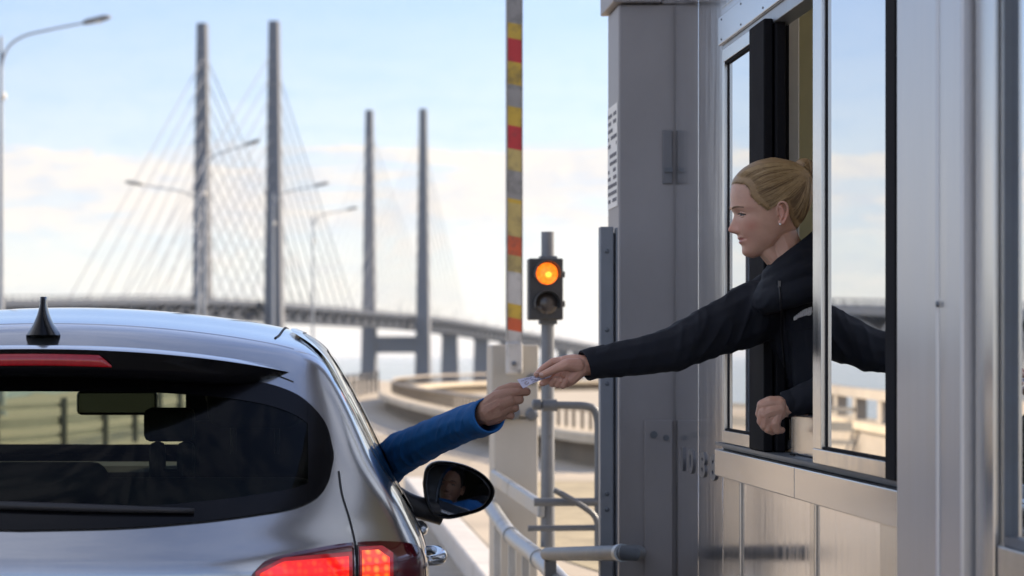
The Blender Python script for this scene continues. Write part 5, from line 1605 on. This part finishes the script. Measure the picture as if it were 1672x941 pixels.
cuff_ring('cuff', wr, ax_a, .0375, jac, navy, .03)
cuff_ring('cuff', cuffL + dl*.006, dl, .0310, jac, navy, .02)
# zip, chest mark, pocket seam: laid on the cloth by casting from the camera side
from mathutils.bvhtree import BVHTree
def on_cloth(o, pxy, lift=.002):
    bv = BVHTree.FromPolygons([v.co + o.parent.location if False else v.co + ORG[o.name] for v in o.data.vertices], [p.vertices for p in o.data.polygons])
    res = []
    for x, y in pxy:
        t = P(x, y, 6.0); eye = Vector((0, 0, EYE)); dr = (t - eye).normalized()
        h_ = bv.ray_cast(eye, dr)
        if h_[0] is not None: res.append(h_[0] + h_[1]*lift)
    return res
zp = on_cloth(jac, [tuple(p) for p in spline([(1272, 458), (1275, 500), (1276, 540), (1279, 575), (1281, 600)], 40)], .0008)
if len(zp) > 4:
    m = MB(); m.tube(zp, .0028, 6); m.build('zip', pmat('zip black', (.004, .004, .006), .4), jac, smooth=True)
    m = MB(); m.box(zp[1].x - .003, zp[1].x + .003, zp[1].y - .005, zp[1].y, zp[1].z - .012, zp[1].z + .004); m.build('zip_pull', pmat('zip metal', (.3, .3, .32), .3, metal=1), jac)
m = MB(); rr = random.Random(11)
logo = pmat('chest mark thread', (.75, .75, .78), .7)
for k in range(9):
    x = 1298 + k*3.2; yb = 521 - k*1.05
    hh = (4.5, 6, 7.5, 9, 10.5, 11, 11, 11.5, 11)[k]
    a = on_cloth(jac, [(x, yb), (x + 1.2, yb - hh)], .0022)
    if len(a) == 2: m.tube(a, .0022 + .0006*rr.random(), 6)
    a = on_cloth(jac, [(x, yb - hh*rr.uniform(.2, .8)), (x + 3, yb - 1 - hh*rr.uniform(.2, .8))], .0022)
    if len(a) == 2: m.tube(a, .0017, 6)
a = on_cloth(jac, [(1297, 522.5), (1324, 513.5)], .0018)
if len(a) == 2: m.tube(a, .0013, 6)
m.build('chest_mark', logo, jac)
sm_ = on_cloth(jac, [tuple(p) for p in spline([(1284, 541), (1300, 540), (1326, 535)], 24)], .0005)
if len(sm_) > 3:
    m = MB(); m.tube(sm_, .0014, 5); m.build('pocket_seam', navy, jac, smooth=True)

# ---- driver ------------------------------------------------------------------
DD = 6.16
D5 = lambda x, y, dy=0: Z5(x, y, dy, DD)
hd = Head(HEAD_DRV, Vector((.8, 1, 0)).normalized(), Vector((1, -.8, 0)).normalized(), (0, 0, 1), .00033)
dneck = [(hd.w(450, 620, 0), 135*.00033, hd.w(490, 900, 0), 150*.00033)]
dhm = fuse(dneck + ear_caps(hd, 1) + ear_caps(hd, -1), .0024, 3, [hd.mesh()], .4)
hnd = []
hnd += chain([(D5(20, 800, .125), .025), (D5(110, 732, .045), .0265), (D5(180, 690, .006), .0285)])
hnd += chain([(D5(180, 660, .004), .0265), (D5(265, 590, .006), .0235), (D5(365, 545, .006), .0160)])
hnd += chain([(D5(185, 690, .0), .0270), (D5(275, 640, -.002), .0235), (D5(378, 600, .0), .0160)])
hnd += chain([(D5(190, 715, .002), .0265), (D5(275, 690, .0), .0225), (D5(358, 655, .003), .0150)])
hnd += chain([(D5(200, 740, .008), .0230), (D5(265, 735, .008), .0195), (D5(328, 712, .010), .0140)])
hnd += chain([(D5(368, 540, .004), .0138), (D5(450, 525, .004), .0118), (D5(522, 522, .010), .0112), (D5(520, 512, .030), .0098), (D5(480, 492, .034), .0082)])
hnd += chain([(D5(385, 598, .002), .0138), (D5(462, 592, .006), .0115), (D5(466, 585, .028), .0102), (D5(410, 570, .040), .0088)])
hnd += chain([(D5(365, 655, .004), .0130), (D5(425, 662, .008), .0108), (D5(428, 650, .030), .0098), (D5(370, 630, .038), .0085)])
hnd += chain([(D5(335, 715, .010), .0120), (D5(388, 728, .012), .0100), (D5(392, 712, .030), .0090), (D5(340, 690, .036), .0080)])
hnd += chain([(D5(215, 610, .022), .0180), (D5(300, 520, .020), .0145), (D5(390, 478, .014), .0112), (D5(474, 474, .006), .0086)])
dhand = fuse(hnd, .0013, 3)
shd, elb, wrd = Vector((.06, 6.88, 1.03)), Vector((.225, 6.73, 1.045)), D5(150, 700, .01)
dtorso = [(Vector((-.16, 6.90, 1.0)), .13, Vector((-.20, 6.84, .62)), .14), (Vector((-.27, 6.86, 1.04)), .07, shd, .07), (shd, .045, elb, .038), (elb, .036, D5(60, 770, .10), .025),
          (Vector((-.27, 6.86, 1.04)), .055, Vector((-.32, 7.05, .85)), .045), (Vector((-.32, 7.05, .85)), .045, Vector((-.30, 7.22, .95)), .032),
          (Vector((-.28, 6.84, .60)), .09, Vector((-.30, 7.3, .62)), .07), (Vector((-.10, 6.84, .60)), .09, Vector((-.10, 7.3, .62)), .07)]
db = fuse(dtorso, .009, 2)
driver = put('person', join_meshes([dhm, dhand, db]), skin_d, origin=(-.2, 6.8, .55), smooth=True)
tag(driver, 'driver in a blue jacket at the wheel, reaching an arm out of the car', 'person')
eyes_for(hd, driver, hairmat=lash_m)
dark_hair = pmat('short dark hair', (0.014, 0.011, 0.009), 0.6, var=0.3, scale=60, bump=.4, bscale=120)
def in_short(x, y):
    yl = np.interp(x, [120, 180, 240, 300, 380, 410, 500, 560, 760], [290, 300, 340, 420, 500, 440, 480, 580, 620])
    return float(yl) - y
hair_cap(hd, in_short, 20, dark_hair, driver)
blue = pmat('blue jacket cloth', (0.012, 0.105, 0.31), 0.75, var=0.22, scale=22, bump=0.25, bscale=600, spec=.3)
sl = chain([(shd, .072), (elb - Vector((.02, .0, 0)), .058), (P(655, 740, 6.62), .0565), (P(705, 716, 6.46), .053), (P(755, 692, 6.30), .0485), (P(800, 680, 6.15), .0440)])
sl += [(Vector((-.16, 6.91, 1.0)), .15, Vector((-.20, 6.85, .64)), .16), (Vector((-.27, 6.87, 1.04)), .085, shd, .085), (Vector((-.27, 6.86, 1.04)), .075, Vector((-.32, 7.05, .85)), .062), (Vector((-.32, 7.05, .85)), .06, Vector((-.31, 7.2, .94)), .045)]
sjm = fuse(sl, .0042, 5)
e0, e1 = np.array(P(640, 746, 6.66)), np.array(P(797, 679, 6.155))
axd = (e1 - e0)/np.linalg.norm(e1 - e0); LD_ = np.linalg.norm(e1 - e0)
def folds2(c):
    t = np.dot(c - e0, axd)/LD_; v = Vector(c)
    d = .003*noise.noise(v*10) + .0015*noise.noise(v*26)
    a = t*LD_; off = c - (e0 + axd*a)
    w = math.exp(-((t - .05)/.3)**2) + .8*math.exp(-((t - .8)/.18)**2) + .3
    q = Vector((a*17 - off[2]*16, off[2]*8 + a*3, off[1]*8 + 5))
    d += w*.0044*((1 - abs(noise.noise(q))*2.0)**2 - .35)*(1 if t < .93 else .2)
    return d
displace(sjm, folds2)
trim(sjm, e1 + axd*.0, axd)
djk = put('jacket', sjm, blue, driver, smooth=True)
cuff_ring('cuff', e1 + axd*.004, axd, .0435, djk, blue, .03)

# ---- the slip of paper passing from hand to hand ---------------------------------
c0, c1, c2, c3 = Z5(440, 418, .0, 6.155), Z5(736, 380, .0, 6.105), Z5(720, 400, -.004, 6.105), Z5(492, 494, -.006, 6.150)
m = MB(); rows = []
for i in range(9):
    t = i/8
    a = c0*(1-t) + c1*t; b = c3*(1-t) + c2*t
    bow = Vector((0, 0, .003*math.sin(math.pi*t)))
    rows.append([a*(1-s) + b*s + bow for s in np.linspace(0, 1, 7)])
m.grid(rows)
me = m.mesh()
pn = me.polygons[20].normal.copy()
b = bmesh.new(); b.from_mesh(me)
r = bmesh.ops.extrude_face_region(b, geom=list(b.faces))
for v in [e for e in r['geom'] if isinstance(e, bmesh.types.BMVert)]: v.co -= pn*.0004*(1 if pn.y < 0 else -1)
bmesh.ops.recalc_face_normals(b, faces=b.faces); b.to_mesh(me); b.free()
slip = put('paper_slip', me, pmat('lilac paper', (.56, .54, .66), .7, var=.08, scale=80), origin=c0)
tag(slip, 'small pale lilac paper slip held between the two hands', 'paper')
ink = pmat('grey print', (.20, .19, .27), .8)
nrm = (pn if pn.y < 0 else -pn)*.0006
m = MB(); rr = random.Random(2)
def sp_(u, v):
    a = c0*(1-u) + c1*u; b_ = c3*(1-u) + c2*u
    return a*(1-v) + b_*v + Vector((0, 0, .003*math.sin(math.pi*u))) + nrm
for v in (.14, .28, .42, .56, .70, .84):
    u = .08 if v < .4 else .36
    while u < .82:
        l_ = rr.uniform(.03, .10)
        if rr.random() < .8: m.bar(sp_(u, v), sp_(min(u + l_, .86), v), .0012, .0004, up=tuple(nrm))
        u += l_ + .02
m.build('print_lines', ink, slip)
m = MB(); ring = [sp_(.20 + .06*math.cos(a), .66 + .14*math.sin(a)) for a in np.linspace(0, 5.2, 16)]
m.tube(ring, .0007, 5); m.build('printed_mark', pmat('brown print', (.22, .14, .10), .8), slip)
